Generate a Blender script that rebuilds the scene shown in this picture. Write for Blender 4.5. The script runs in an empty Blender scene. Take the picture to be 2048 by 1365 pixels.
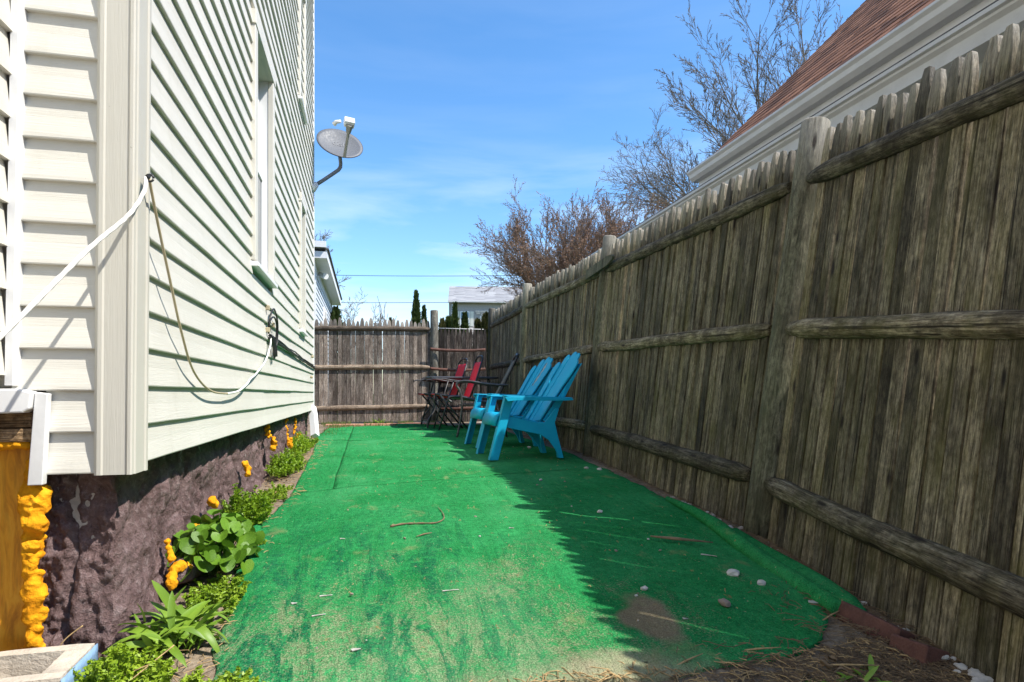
import bpy, bmesh, math, random
from mathutils import Vector, Matrix, noise as mnoise
R = math.radians
rnd = random.Random(7)
scene = bpy.context.scene
col = scene.collection

# ------------------------------------------------------------------ camera, sky, sun, exposure
cam_d = bpy.data.cameras.new('camera')
cam_d.sensor_width = 36.0
cam_d.lens = 21.4
cam_d.shift_y = 0.0515
cam_d.clip_start = 0.05
cam_d.clip_end = 2000
cam = bpy.data.objects.new('camera', cam_d)
col.objects.link(cam)
cam.location = (0, 0, 0)                       # z = 0 is the height of the lens; the ground lies below
cam.rotation_euler = (R(90), 0, R(-13.36))
scene.camera = cam

SUN = Vector((0.513, -0.315, 0.797)).normalized()
sun_elev = math.asin(SUN.z)
world = bpy.data.worlds.new('World')
scene.world = world
world.use_nodes = True
wn, wl = world.node_tree.nodes, world.node_tree.links
wn.clear()
w_out = wn.new('ShaderNodeOutputWorld')
w_bg = wn.new('ShaderNodeBackground')
w_bg.inputs['Strength'].default_value = 0.14
sky = wn.new('ShaderNodeTexSky')
sky.sky_type = 'NISHITA'
sky.sun_disc = False
sky.sun_elevation = sun_elev
sky.sun_rotation = math.atan2(SUN.x, SUN.y)
sky.air_density = 1.0
sky.dust_density = 0.4
sky.ozone_density = 1.6
hsv = wn.new('ShaderNodeHueSaturation')
hsv.inputs['Saturation'].default_value = 1.27
hsv.inputs['Value'].default_value = 1.32
wl.new(sky.outputs[0], hsv.inputs['Color'])
tc = wn.new('ShaderNodeTexCoord')
mp = wn.new('ShaderNodeMapping')
mp.inputs['Scale'].default_value = (1.1, 1.1, 7.5)
mp.inputs['Rotation'].default_value = (R(4), R(-3), 0)
wl.new(tc.outputs['Generated'], mp.inputs['Vector'])
cn = wn.new('ShaderNodeTexNoise')
cn.inputs['Scale'].default_value = 2.3
cn.inputs['Detail'].default_value = 7
cn.inputs['Roughness'].default_value = 0.52
cn.inputs['Distortion'].default_value = 0.35
wl.new(mp.outputs[0], cn.inputs['Vector'])
cr = wn.new('ShaderNodeMapRange')
cr.inputs['From Min'].default_value = 0.40
cr.inputs['From Max'].default_value = 0.72
wl.new(cn.outputs[0], cr.inputs['Value'])
sep = wn.new('ShaderNodeSeparateXYZ')
wl.new(tc.outputs['Generated'], sep.inputs[0])
el = wn.new('ShaderNodeMapRange')               # thin cloud layers lie low over the houses
el.inputs['From Min'].default_value = 0.42
el.inputs['From Max'].default_value = 0.10
el.inputs['To Min'].default_value = 0.06
el.inputs['To Max'].default_value = 0.95
wl.new(sep.outputs['Z'], el.inputs['Value'])
mu = wn.new('ShaderNodeMath'); mu.operation = 'MULTIPLY'
wl.new(cr.outputs[0], mu.inputs[0]); wl.new(el.outputs[0], mu.inputs[1])
cmix = wn.new('ShaderNodeMixRGB')
cmix.inputs['Color2'].default_value = (5.4, 6.0, 6.8, 1)
wl.new(mu.outputs[0], cmix.inputs['Fac'])
wl.new(hsv.outputs[0], cmix.inputs['Color1'])
wl.new(cmix.outputs[0], w_bg.inputs['Color'])
wl.new(w_bg.outputs[0], w_out.inputs['Surface'])

sun_d = bpy.data.lights.new('sun', 'SUN')
sun_d.energy = 5.0
sun_d.angle = R(0.53)
sun_d.color = (1.0, 0.95, 0.865)
sun = bpy.data.objects.new('sun', sun_d)
col.objects.link(sun)
sun.rotation_euler = SUN.to_track_quat('Z', 'Y').to_euler()
sun.location = SUN * 40

scene.render.engine = 'CYCLES'
scene.cycles.max_bounces = 6
scene.cycles.diffuse_bounces = 3
scene.cycles.glossy_bounces = 2
scene.cycles.transmission_bounces = 2
scene.cycles.use_adaptive_sampling = True
scene.cycles.adaptive_threshold = 0.015
vs = scene.view_settings
vs.view_transform = 'Standard'
vs.look = 'None'
vs.exposure = 0.62
vs.gamma = 1.0
vs.use_curve_mapping = False

# ------------------------------------------------------------------ helpers
def lerp(a, b, t): return a + (b - a) * t
def clamp(x, a=0.0, b=1.0): return max(a, min(b, x))
def interp(x, pts):
    if x <= pts[0][0]: return pts[0][1]
    for (a, va), (b, vb) in zip(pts, pts[1:]):
        if x <= b: return lerp(va, vb, (x - a) / (b - a))
    return pts[-1][1]
def nz(x, y, z=0.0): return mnoise.noise(Vector((x, y, z)))

class MB:
    def __init__(s): s.v = []; s.f = []; s.sm = []
    def add(s, vs_, fs, smooth=False):
        o = len(s.v); s.v += [tuple(p) for p in vs_]
        for f in fs: s.f.append([o + i for i in f]); s.sm.append(smooth)
    def box(s, a, b, M=None):
        x0, y0, z0 = a; x1, y1, z1 = b
        p = [(x0,y0,z0),(x1,y0,z0),(x1,y1,z0),(x0,y1,z0),(x0,y0,z1),(x1,y0,z1),(x1,y1,z1),(x0,y1,z1)]
        if M is not None: p = [M @ Vector(q) for q in p]
        s.add(p, [(0,3,2,1),(4,5,6,7),(0,1,5,4),(1,2,6,5),(2,3,7,6),(3,0,4,7)])
        return s
    def tube(s, pts, r, n=8, cap=True, smooth=True, flat=1.0):
        P = [Vector(p) for p in pts]; m = len(P)
        rr = r if isinstance(r, (list, tuple)) else [r] * m
        base = len(s.v); up = None
        for i in range(m):
            t = (P[min(i+1, m-1)] - P[max(i-1, 0)])
            t = t.normalized() if t.length > 1e-9 else Vector((0,0,1))
            if up is None:
                a = Vector((0,0,1)) if abs(t.z) < .9 else Vector((1,0,0))
                up = (a - t * a.dot(t)).normalized()
            else:
                q = up - t * up.dot(t)
                up = q.normalized() if q.length > 1e-6 else up
            sd = t.cross(up)
            for k in range(n):
                a = 2 * math.pi * k / n
                s.v.append(tuple(P[i] + up * (math.cos(a) * rr[i] * flat) + sd * (math.sin(a) * rr[i])))
        for i in range(m - 1):
            for k in range(n):
                a, b = base + i*n + k, base + i*n + (k+1) % n
                s.f.append([a, b, b + n, a + n]); s.sm.append(smooth)
        if cap:
            s.f.append([base + k for k in range(n)][::-1]); s.sm.append(False)
            s.f.append([base + (m-1)*n + k for k in range(n)]); s.sm.append(False)
        return s
    def prism(s, poly, axis, a, b, smooth=False):
        # poly: 2-D outline, extruded along axis ('x','y','z') from a to b
        def P(u, v, w):
            return {'x': (w, u, v), 'y': (u, w, v), 'z': (u, v, w)}[axis]
        n = len(poly)
        vs_ = [P(u, v, a) for u, v in poly] + [P(u, v, b) for u, v in poly]
        fs = [[i, (i+1) % n, n + (i+1) % n, n + i] for i in range(n)]
        fs += [list(range(n))[::-1], list(range(n, 2*n))]
        s.add(vs_, fs, smooth); return s
    def grid(s, nu, nv, fn, smooth=True):
        vs_ = [fn(i / (nu - 1), j / (nv - 1)) for j in range(nv) for i in range(nu)]
        fs = [[j*nu+i, j*nu+i+1, (j+1)*nu+i+1, (j+1)*nu+i] for j in range(nv-1) for i in range(nu-1)]
        s.add(vs_, fs, smooth); return s
    def mesh(s, name, mat=None, fix=True):
        me = bpy.data.meshes.new(name)
        me.from_pydata(s.v, [], s.f)
        me.polygons.foreach_set('use_smooth', s.sm)
        if fix:
            bm = bmesh.new(); bm.from_mesh(me)
            bmesh.ops.recalc_face_normals(bm, faces=bm.faces)
            bm.to_mesh(me); bm.free()
        if mat: me.materials.append(mat)
        me.update(); return me
    def build(s, name, mat, parent=None, bevel=0, seg=2, fix=True, loc=None):
        me = s.mesh(name, mat, fix)
        return place(name, me, parent, bevel, seg, loc)

def place(name, me, parent=None, bevel=0, seg=2, loc=None, M=None):
    o = bpy.data.objects.new(name, me)
    col.objects.link(o)
    if parent: o.parent = parent
    if loc is not None: o.location = loc
    if M is not None: o.matrix_local = M
    if bevel:
        b = o.modifiers.new('b', 'BEVEL'); b.width = bevel; b.segments = seg; b.limit_method = 'ANGLE'; b.angle_limit = R(40)
    return o
def empty(name, loc=(0,0,0), rz=0, parent=None):
    o = bpy.data.objects.new(name, None); o.empty_display_size = .1
    col.objects.link(o); o.location = loc; o.rotation_euler = (0, 0, rz)
    if parent: o.parent = parent
    return o
def tag(o, label=None, cat=None, group=None, kind=None):
    if label: o['label'] = label
    if cat: o['category'] = cat
    if group: o['group'] = group
    if kind: o['kind'] = kind
    return o

# ------------------------------------------------------------------ materials
def new_mat(name):
    m = bpy.data.materials.new(name); m.use_nodes = True
    nt = m.node_tree; b = nt.nodes['Principled BSDF']
    return m, nt, b
class N:
    """small node helper"""
    def __init__(s, nt): s.nt = nt
    def n(s, t, **k):
        x = s.nt.nodes.new(t)
        for a, v in k.items(): setattr(x, a, v)
        return x
    def l(s, a, b): s.nt.links.new(a, b)
    def coord(s, kind='Object', scale=(1,1,1), rot=(0,0,0), rand=False):
        if kind == 'World':
            src = s.n('ShaderNodeNewGeometry').outputs['Position']
        else:
            src = s.n('ShaderNodeTexCoord').outputs[kind]
        if rand:
            oi = s.n('ShaderNodeObjectInfo')
            mul = s.n('ShaderNodeVectorMath', operation='SCALE'); mul.inputs[0].default_value = (37.1, 19.7, 53.3)
            s.l(oi.outputs['Random'], mul.inputs['Scale'])
            ad = s.n('ShaderNodeVectorMath', operation='ADD'); s.l(src, ad.inputs[0]); s.l(mul.outputs[0], ad.inputs[1]); src = ad.outputs[0]
        mp = s.n('ShaderNodeMapping'); mp.inputs['Scale'].default_value = scale; mp.inputs['Rotation'].default_value = rot
        s.l(src, mp.inputs['Vector']); return mp.outputs[0]
    def noise(s, vec, scale, detail=4, rough=.55, dist=0):
        x = s.n('ShaderNodeTexNoise'); x.inputs['Scale'].default_value = scale; x.inputs['Detail'].default_value = detail
        x.inputs['Roughness'].default_value = rough; x.inputs['Distortion'].default_value = dist
        s.l(vec, x.inputs['Vector']); return x.outputs[0]
    def vor(s, vec, scale, feature='F1', out='Distance'):
        x = s.n('ShaderNodeTexVoronoi', feature=feature); x.inputs['Scale'].default_value = scale
        s.l(vec, x.inputs['Vector']); return x.outputs[out]
    def rng(s, v, a, b, c=0.0, d=1.0, smooth=False):
        x = s.n('ShaderNodeMapRange'); 
        if smooth: x.interpolation_type = 'SMOOTHSTEP'
        x.inputs['From Min'].default_value = a; x.inputs['From Max'].default_value = b
        x.inputs['To Min'].default_value = c; x.inputs['To Max'].default_value = d
        s.l(v, x.inputs['Value']); return x.outputs[0]
    def math(s, op, a, b=None):
        x = s.n('ShaderNodeMath', operation=op)
        for i, q in enumerate((a, b)):
            if q is None: continue
            if isinstance(q, (int, float)): x.inputs[i].default_value = q
            else: s.l(q, x.inputs[i])
        return x.outputs[0]
    def ramp(s, v, stops):
        x = s.n('ShaderNodeValToRGB'); e = x.color_ramp.elements
        while len(e) > 1: e.remove(e[-1])
        e[0].position = stops[0][0]; e[0].color = (*stops[0][1], 1)
        for p, c in stops[1:]:
            q = e.new(p); q.color = (*c, 1)
        s.l(v, x.inputs[0]); return x.outputs[0]
    def mix(s, f, a, b, blend='MIX'):
        x = s.n('ShaderNodeMixRGB', blend_type=blend)
        for i, q in zip((0, 1, 2), (f, a, b)):
            if isinstance(q, (int, float)): x.inputs[i].default_value = q
            elif isinstance(q, tuple): x.inputs[i].default_value = (*q, 1)
            else: s.l(q, x.inputs[i])
        return x.outputs[0]
    def bump(s, h, strength, dist, bsdf, prev=None):
        x = s.n('ShaderNodeBump'); x.inputs['Strength'].default_value = strength; x.inputs['Distance'].default_value = dist
        s.l(h, x.inputs['Height'])
        if prev is not None: s.l(prev, x.inputs['Normal'])
        s.l(x.outputs[0], bsdf.inputs['Normal']); return x.outputs[0]
    def pos(s, axis):
        g = s.n('ShaderNodeNewGeometry'); q = s.n('ShaderNodeSeparateXYZ'); s.l(g.outputs['Position'], q.inputs[0]); return q.outputs[axis]

def plain(name, color, rough=.5, metal=0, vary=.15, scale=8, bump=0, spec=.5):
    m, nt, b = new_mat(name); k = N(nt)
    v = k.coord('Object', rand=True)
    f = k.noise(v, scale, 5)
    f2 = k.noise(v, scale * 9, 3)
    c = k.mix(k.rng(f, .3, .7), tuple(x * (1 - vary) for x in color), tuple(min(1, x * (1 + vary)) for x in color))
    c = k.mix(k.rng(f2, .35, .75, 0, vary), c, tuple(x * .6 for x in color))
    k.l(c, b.inputs['Base Color'])
    k.l(k.rng(f2, .3, .7, rough * .85, min(1, rough * 1.15)), b.inputs['Roughness'])
    b.inputs['Metallic'].default_value = metal
    b.inputs['Specular IOR Level'].default_value = spec
    if bump: k.bump(f2, .6, bump, b)
    return m

def wood(name, dark, mid, light, algae=(.10,.10,.03), algae_amt=.5, axis=2, knots=True, rough=.85, wscale=1.0, vary=.58, sunlit_worn=None):
    m, nt, b = new_mat(name); k = N(nt)
    sc = [110 * wscale] * 3; sc[axis] = 5.5
    v = k.coord('Object', tuple(sc), rand=True)
    g1 = k.noise(v, 1.0, 5, .74, .3)
    sc2 = [330 * wscale] * 3; sc2[axis] = 14
    g2 = k.noise(k.coord('Object', tuple(sc2), rand=True), 1.0, 4, .6)
    c = k.ramp(g1, [(.24, dark), (.42, mid), (.68, light), (.82, tuple(min(1, q * 1.3) for q in light))])
    spk = k.noise(k.coord('Object', (1, 1, .45) if axis == 2 else (1, .45, 1), rand=True), 70, 4, .75)
    c = k.mix(1.0, c, k.ramp(spk, [(.32, (.45, .45, .45)), (.5, (1, 1, 1)), (.68, (1.5, 1.5, 1.45))]), 'MULTIPLY')
    c = k.mix(k.rng(g2, .5, .68, 0, .8), c, tuple(q * .35 for q in dark))
    sc3 = [75 * wscale] * 3; sc3[axis] = .9
    ck = k.noise(k.coord('Object', tuple(sc3), rand=True), 1.0, 3, .5)
    c = k.mix(k.rng(ck, .63, .67, 0, .85), c, tuple(q * .2 for q in dark))
    blot = k.noise(k.coord('Object', (2.2, 2.2, 1), rand=True), 3.2, 5, .65)
    c = k.mix(k.rng(blot, .45, .65, 0, .75), c, dark)
    al = k.noise(k.coord('Object', (7, 7, 3.0), rand=True), 1.4, 4, .65)
    c = k.mix(k.rng(al, .44, .68, 0, algae_amt), c, algae)
    # pale lichen flecks
    li = k.noise(k.coord('Object', rand=True), 55, 2, .5)
    c = k.mix(k.rng(li, .745, .80, 0, .45), c, (.27, .28, .17))
    if sunlit_worn:                                     # direct sunlight on the tops painted in as paler wood, plus weathering
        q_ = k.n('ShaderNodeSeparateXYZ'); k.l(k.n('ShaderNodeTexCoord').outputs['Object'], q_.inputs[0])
        c = k.mix(k.math('MULTIPLY', k.rng(q_.outputs['Z'], sunlit_worn[0], sunlit_worn[1], 0, sunlit_worn[2]), k.rng(g1, .3, .55, .35, 1)), c, (.50, .47, .43))
    hgt = g1
    if knots:
        sk = [13, 13, 13]; sk[axis] = 3.4
        kn = k.vor(k.coord('Object', tuple(sk), rand=True), 1.0)
        kk = k.rng(kn, .16, .07, 0, .95)
        c = k.mix(kk, c, (.018, .013, .010))
        hgt = k.math('SUBTRACT', g1, k.math('MULTIPLY', kk, .25))
    oi = k.n('ShaderNodeObjectInfo')
    c = k.mix(1.0, c, k.ramp(oi.outputs['Random'], [(0, (1 - vary,)*3), (.5, (1,)*3), (1, (1 + vary*.55, 1 + vary*.5, 1 + vary*.42))]), 'MULTIPLY')
    k.l(c, b.inputs['Base Color'])
    b.inputs['Roughness'].default_value = rough
    b.inputs['Specular IOR Level'].default_value = .25
    n1 = k.bump(g2, .5, .002, b)
    k.bump(hgt, .8, .010, b, k.bump(spk, .6, .005, b, n1))
    return m

M = {}
def siding_mat(name, a, b_, gs=(3.2, 3.2, 95)):
    m, nt, b = new_mat(name); k = N(nt)
    v = k.coord('World', gs)
    g = k.noise(v, 1.6, 5, .6, 1.6)
    lo = k.noise(k.coord('World'), 2.2, 5, .6)
    c = k.mix(k.rng(lo, .35, .7), a, b_)
    dirt = k.noise(k.coord('World', (9, 9, 2.2)), 1.4, 6, .7)
    c = k.mix(k.rng(dirt, .56, .80, 0, .28), c, (.36, .35, .28))
    sp = k.noise(k.coord('World'), 90, 2)
    c = k.mix(k.rng(sp, .74, .80, 0, .5), c, (.25, .22, .17))
    k.l(c, b.inputs['Base Color'])
    k.l(k.rng(g, .3, .7, .42, .6), b.inputs['Roughness'])
    b.inputs['Specular IOR Level'].default_value = .35
    k.bump(g, .5, .0018, b)
    return m
M['siding'] = siding_mat('vinyl_siding', (.585, .565, .50), (.64, .62, .555))
M['corner'] = siding_mat('corner_vinyl', (.495, .475, .41), (.54, .52, .455), (60, 60, 2.6))
M['white'] = plain('white_vinyl', (.80, .80, .79), .4, vary=.05, scale=4)
M['white_dirty'] = plain('weathered_white_paint', (.70, .70, .69), .5, vary=.12, scale=6, bump=.0006)
M['cream'] = plain('cream_trim', (.66, .63, .55), .5, vary=.06, scale=4)
m, nt, b = new_mat('window_glass'); b.inputs['Base Color'].default_value = (.03, .04, .05, 1); b.inputs['Roughness'].default_value = .04; b.inputs['Specular IOR Level'].default_value = .9; M['glass'] = m
M['fence'] = wood('weathered_fence_wood', (.022, .017, .010), (.132, .110, .070), (.34, .30, .215), (.105, .098, .024), .45, sunlit_worn=(1.66, 1.80, .55))
M['fence_rail'] = wood('weathered_rail_wood', (.026, .020, .012), (.120, .098, .064), (.37, .33, .245), (.095, .090, .024), .40, axis=1, wscale=.7)
M['post'] = wood('treated_post_wood', (.050, .046, .030), (.115, .108, .072), (.20, .19, .135), (.085, .098, .052), .45, wscale=.5, sunlit_worn=(1.55, 1.95, .5))
M['back_fence'] = wood('grey_fence_wood', (.075, .052, .042), (.235, .185, .155), (.48, .42, .37), (.15, .125, .095), .3, sunlit_worn=(1.45, 1.66, .4))
M['back_rail'] = wood('grey_rail_wood', (.10, .072, .050), (.24, .18, .135), (.40, .33, .26), (.14, .11, .08), .25, axis=0)
M['back_post'] = wood('pale_post_wood', (.16, .14, .11), (.36, .33, .28), (.55, .52, .45), (.22, .21, .15), .3, wscale=.6)
M['dark_fence'] = wood('stained_shaded_fence_wood', (.008, .005, .004), (.030, .020, .017), (.24, .21, .19), (.015, .010, .008), .6)  # dark stain, with the side fence's shadow mixed into the colour
M['rust_rail'] = plain('rusty_brown_rail', (.105, .042, .028), .8, vary=.4, scale=14, bump=.002)

def stone_mat():
    m, nt, b = new_mat('painted_foundation_stone'); k = N(nt)
    v = k.coord('World')
    n1 = k.noise(v, 9, 8, .68, .4); n2 = k.noise(v, 46, 5, .7)
    c = k.ramp(n1, [(.28, (.075, .043, .040)), (.5, (.175, .112, .108)), (.72, (.28, .195, .19))])
    c = k.mix(k.rng(n2, .52, .68, 0, .75), c, (.34, .26, .255))
    c = k.mix(k.rng(n2, .44, .28, 0, .7), c, (.03, .018, .016))
    ch = k.noise(k.coord('World', (1, 1, .55)), 4.3, 9, .74, .5)
    c = k.mix(k.rng(ch, .635, .655), c, (.50, .47, .45))
    mo = k.noise(v, 3.1, 6, .6)
    c = k.mix(k.rng(mo, .58, .72, 0, .55), c, (.10, .085, .05))
    k.l(c, b.inputs['Base Color']); b.inputs['Roughness'].default_value = .78; b.inputs['Specular IOR Level'].default_value = .3
    n3 = k.noise(v, 130, 4, .7)
    a = k.bump(n3, 1.0, .008, b); a = k.bump(n2, 1.0, .020, b, a); k.bump(n1, .8, .02, b, a)
    return m
M['stone'] = stone_mat()
M['mortar'] = plain('pale_mortar', (.36, .32, .28), .95, vary=.35, scale=16, bump=.004)
def foam_mat():
    m, nt, b = new_mat('spray_foam'); k = N(nt)
    v = k.coord('World'); n1 = k.noise(v, 14, 5, .6)
    c = k.ramp(n1, [(.3, (.58, .20, .004)), (.55, (.78, .34, .008)), (.8, (.86, .46, .03))])
    pr_ = k.noise(v, 55, 4, .7)
    c = k.mix(k.rng(pr_, .56, .72, 0, .55), c, (.42, .15, .006))
    k.l(c, b.inputs['Base Color']); b.inputs['Roughness'].default_value = .9; b.inputs['Specular IOR Level'].default_value = .2
    a = k.bump(k.noise(v, 150, 3), .6, .003, b); k.bump(pr_, .7, .008, b, a); return m
M['foam'] = foam_mat()
def ply_mat():
    m, nt, b = new_mat('stained_plywood'); k = N(nt)
    v = k.coord('World', (5, 5, 1.0), (0, R(28), 0))
    w = k.noise(v, 6, 7, .65, 1.8); w2 = k.noise(k.coord('World', (60, 60, 9), (0, R(28), 0)), 1.0, 4)
    c = k.ramp(w, [(.3, (.52, .17, .005)), (.5, (.80, .34, .012)), (.7, (.88, .45, .035))])
    c = k.mix(k.rng(w2, .5, .7, 0, .5), c, (.34, .11, .005))
    k.l(c, b.inputs['Base Color']); b.inputs['Roughness'].default_value = .55; k.bump(w2, .4, .001, b); return m
M['ply'] = ply_mat()
M['raw_wood'] = wood('splintered_sill_wood', (.06, .03, .015), (.22, .13, .06), (.45, .31, .18), (.2, .1, .03), .3, axis=0, knots=False)
M['maroon'] = plain('maroon_metal_edge', (.055, .012, .012), .5)

def carpet_mat():
    m, nt, b = new_mat('green_outdoor_carpet'); k = N(nt)
    v = k.coord('World')
    px, py = k.pos('X'), k.pos('Y')
    fine = k.noise(v, 240, 3, .6); mid = k.noise(v, 34, 5, .65); lo = k.noise(v, 2.3, 6, .62)
    c = k.mix(k.rng(lo, .3, .7), (.018, .225, .058), (.045, .335, .108))
    c = k.mix(k.rng(mid, .35, .75, 0, .55), c, (.002, .080, .022))
    # backing that shows through in worn, roughly parallel streaks near the house side of the front sheet
    st = k.noise(k.coord('World', (4.6, 1.0, 1), (0, 0, R(-38))), 2.2, 7, .68, .8)
    front = k.rng(py, 3.5, 1.9, 0, 1, True)
    lft = k.rng(px, .85, .25, 0, 1, True)
    worn = k.math('MULTIPLY', k.math('MULTIPLY', k.rng(st, .475, .56), front), lft)
    weave = k.vor(k.coord('World', (1, 1, .2)), 120)
    c = k.mix(k.math('MULTIPLY', k.math('MULTIPLY', worn, .80), k.rng(mid, .36, .54, .15, 1)), c, k.mix(k.rng(weave, .22, .5), (.006, .030, .036), (.012, .125, .058)))
    # blown sand lying in the pile
    sn = k.noise(k.coord('World', (1.25, .8, 1), (0, 0, R(-20))), 2.9, 8, .68, .5)
    sfront = k.rng(py, 2.9, 1.55, .0, .34, True)
    sidepx = k.math('MULTIPLY', k.rng(px, 1.15, .35, .25, 1, True), 1.0)
    sand = k.rng(k.math('ADD', sn, k.math('MULTIPLY', sfront, sidepx)), .60, .86)
    sand = k.math('MULTIPLY', sand, k.rng(mid, .28, .62, .25, 1))
    sand = k.math('MULTIPLY', sand, k.math('SUBTRACT', 1.0, k.math('MULTIPLY', worn, .8)))
    grain = k.mix(k.rng(fine, .35, .65), (.20, .19, .105), (.42, .38, .25))
    gr2 = k.noise(v, 150, 2, .6)
    sand = k.rng(k.math('ADD', k.math('MULTIPLY', sand, .55), k.math('MULTIPLY', k.math('SUBTRACT', gr2, .5), 1.2)), .12, .48)
    c = k.mix(k.math('MULTIPLY', sand, .60), c, grain)
    c = k.mix(1.0, c, k.ramp(fine, [(.30, (.55, .55, .55)), (.5, (1, 1, 1)), (.7, (1.35, 1.35, 1.3))]), 'MULTIPLY')
    # tan bare patches: the edge by the path, and one near the fence
    vm = k.n('ShaderNodeVectorMath', operation='DISTANCE')
    warp = k.n('ShaderNodeVectorMath', operation='MULTIPLY_ADD')
    nc = k.n('ShaderNodeTexNoise'); nc.inputs['Scale'].default_value = 5; nc.inputs['Detail'].default_value = 5; k.l(v, nc.inputs['Vector'])
    k.l(nc.outputs['Color'], warp.inputs[0]); warp.inputs[1].default_value = (.22, .22, 0); k.l(v, warp.inputs[2])
    flat = k.n('ShaderNodeVectorMath', operation='MULTIPLY'); k.l(warp.outputs[0], flat.inputs[0]); flat.inputs[1].default_value = (1.5, .75, 0)
    k.l(flat.outputs[0], vm.inputs[0]); vm.inputs[1].default_value = (.93 * 1.5, 1.80 * .75, 0)
    p1 = k.rng(vm.outputs['Value'], .14, .09)
    c = k.mix(k.math('MULTIPLY', p1, .88), c, k.mix(k.rng(fine, .3, .7), (.16, .105, .065), (.33, .25, .17)))
    edge = k.math('MULTIPLY', k.rng(k.math('ADD', py, k.math('MULTIPLY', lo, .35)), 1.70, 1.60), k.math('MULTIPLY', k.rng(px, .1, .4), k.rng(px, .95, .75)))
    c = k.mix(k.math('MULTIPLY', edge, .8), c, k.mix(k.rng(fine, .3, .7), (.26, .20, .13), (.48, .40, .28)))
    # faded, dusty spots all over
    sp_ = k.noise(k.coord('World', (1.3, .8, 1)), 6.5, 5, .62, .4)
    c = k.mix(k.math('MULTIPLY', k.rng(sp_, .60, .72, 0, .62), k.rng(fine, .3, .6, .3, 1)), c, (.26, .27, .12))
    wd_ = k.noise(k.coord('World', (1.0, .35, 1)), 1.6, 4, .6)
    c = k.mix(k.rng(wd_, .52, .70, 0, .38), c, (.10, .37, .16))
    # dropped seeds and dry flecks
    fl = k.noise(k.coord('World', (1.0, .8, 1)), 19, 3, .6, .3)
    c = k.mix(k.rng(fl, .70, .745, 0, .8), c, (.30, .22, .09))
    fl2 = k.noise(v, 75, 2, .5)
    c = k.mix(k.rng(fl2, .72, .76, 0, .8), c, (.42, .36, .22))
    fl3 = k.noise(k.coord('World', (1,1,3)), 58, 2, .5)
    c = k.mix(k.rng(fl3, .735, .77, 0, .8), c, (.025, .02, .015))
    k.l(c, b.inputs['Base Color']); b.inputs['Roughness'].default_value = 1.0; b.inputs['Specular IOR Level'].default_value = .02
    a = k.bump(fine, 1.0, .007, b); a = k.bump(mid, .7, .014, b, a); k.bump(st, .6, .05, b, a)
    return m
M['carpet'] = carpet_mat()

def ground_mat():
    m, nt, b = new_mat('ground_soil'); k = N(nt)
    v = k.coord('World'); px, py = k.pos('X'), k.pos('Y')
    n1 = k.noise(v, 3.1, 8, .66); n2 = k.noise(v, 48, 5, .65); n3 = k.noise(v, 12, 4, .6)
    c = k.ramp(n1, [(.28, (.070, .050, .034)), (.5, (.175, .130, .090)), (.72, (.30, .24, .17))])
    c = k.mix(k.rng(n2, .4, .7, 0, .6), c, (.36, .30, .22))
    c = k.mix(k.rng(n2, .42, .28, 0, .7), c, (.035, .025, .018))
    # light gravel and a strip of concrete on the neighbour's side of the fence
    gv = k.vor(v, 26); grav = k.ramp(gv, [(0, (.62, .59, .54)), (.5, (.45, .42, .37)), (.8, (.12, .10, .08))])
    c = k.mix(k.math('MULTIPLY', k.rng(px, 1.80, 1.95), k.rng(px, 12, 11)), c, grav)
    # lawn beyond the yard
    lawn = k.mix(k.rng(n3, .3, .7), (.045, .075, .015), (.10, .13, .035))
    far = k.math('MAXIMUM', k.rng(py, 10.5, 10.9), k.rng(px, 12, 13))
    c = k.mix(far, c, lawn)
    k.l(c, b.inputs['Base Color']); b.inputs['Roughness'].default_value = .95; b.inputs['Specular IOR Level'].default_value = .15
    a = k.bump(n2, .8, .012, b); k.bump(n3, .6, .02, b, a)
    return m
M['ground'] = ground_mat()
M['paver'] = plain('terracotta_paver', (.50, .235, .155), .9, vary=.2, scale=9, bump=.003)
M['brick'] = plain('red_brick', (.105, .042, .030), .9, vary=.3, scale=20, bump=.004)
M['block'] = plain('cast_concrete', (.50, .44, .36), .95, vary=.25, scale=12, bump=.006)
M['block_blue'] = plain('blue_painted_concrete', (.22, .36, .55), .8, vary=.25, scale=14, bump=.003)
M['rock'] = plain('grey_rock', (.20, .15, .13), .9, vary=.35, scale=12, bump=.01)
M['pebble'] = plain('pale_pebble', (.52, .49, .45), .8, vary=.2, scale=30, bump=.002)
M['pebble_brown'] = plain('brown_pebble', (.26, .20, .16), .85, vary=.25, scale=30, bump=.002)
M['stick'] = plain('dry_stick', (.19, .13, .075), .9, vary=.35, scale=30, bump=.002)
M['straw'] = plain('dry_straw', (.38, .26, .12), .85, vary=.35, scale=60)
M['needle'] = plain('pine_needles', (.15, .098, .052), .8, vary=.5, scale=22)
M['paper'] = plain('scrap_of_paper', (.42, .40, .36), .8, vary=.06)

def plastic(name, c1, c2):
    m, nt, b = new_mat(name); k = N(nt)
    v = k.coord('Object', rand=True); n1 = k.noise(v, 5, 5, .6); n2 = k.noise(v, 60, 4, .6)
    c = k.mix(k.rng(n1, .35, .7), c1, c2)
    sc = k.noise(k.coord('Object', (4, 60, 60), rand=True), 1.2, 4, .7)
    c = k.mix(k.rng(sc, .66, .78, 0, .12), c, (.20, .45, .58))
    c = k.mix(k.rng(n2, .66, .8, 0, .35), c, (.05, .10, .12))
    k.l(c, b.inputs['Base Color']); k.l(k.rng(n1, .3, .7, .42, .6), b.inputs['Roughness']); b.inputs['Specular IOR Level'].default_value = .28
    k.bump(n2, .15, .001, b); return m
M['blue'] = plastic('blue_chair_plastic', (.003, .315, .520), (.005, .380, .590))
M['red'] = plain('red_sling_fabric', (.85, .022, .035), .7, vary=.14, scale=5)
M['black'] = plain('black_powder_coat', (.022, .022, .024), .42, vary=.4, scale=10)
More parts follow.
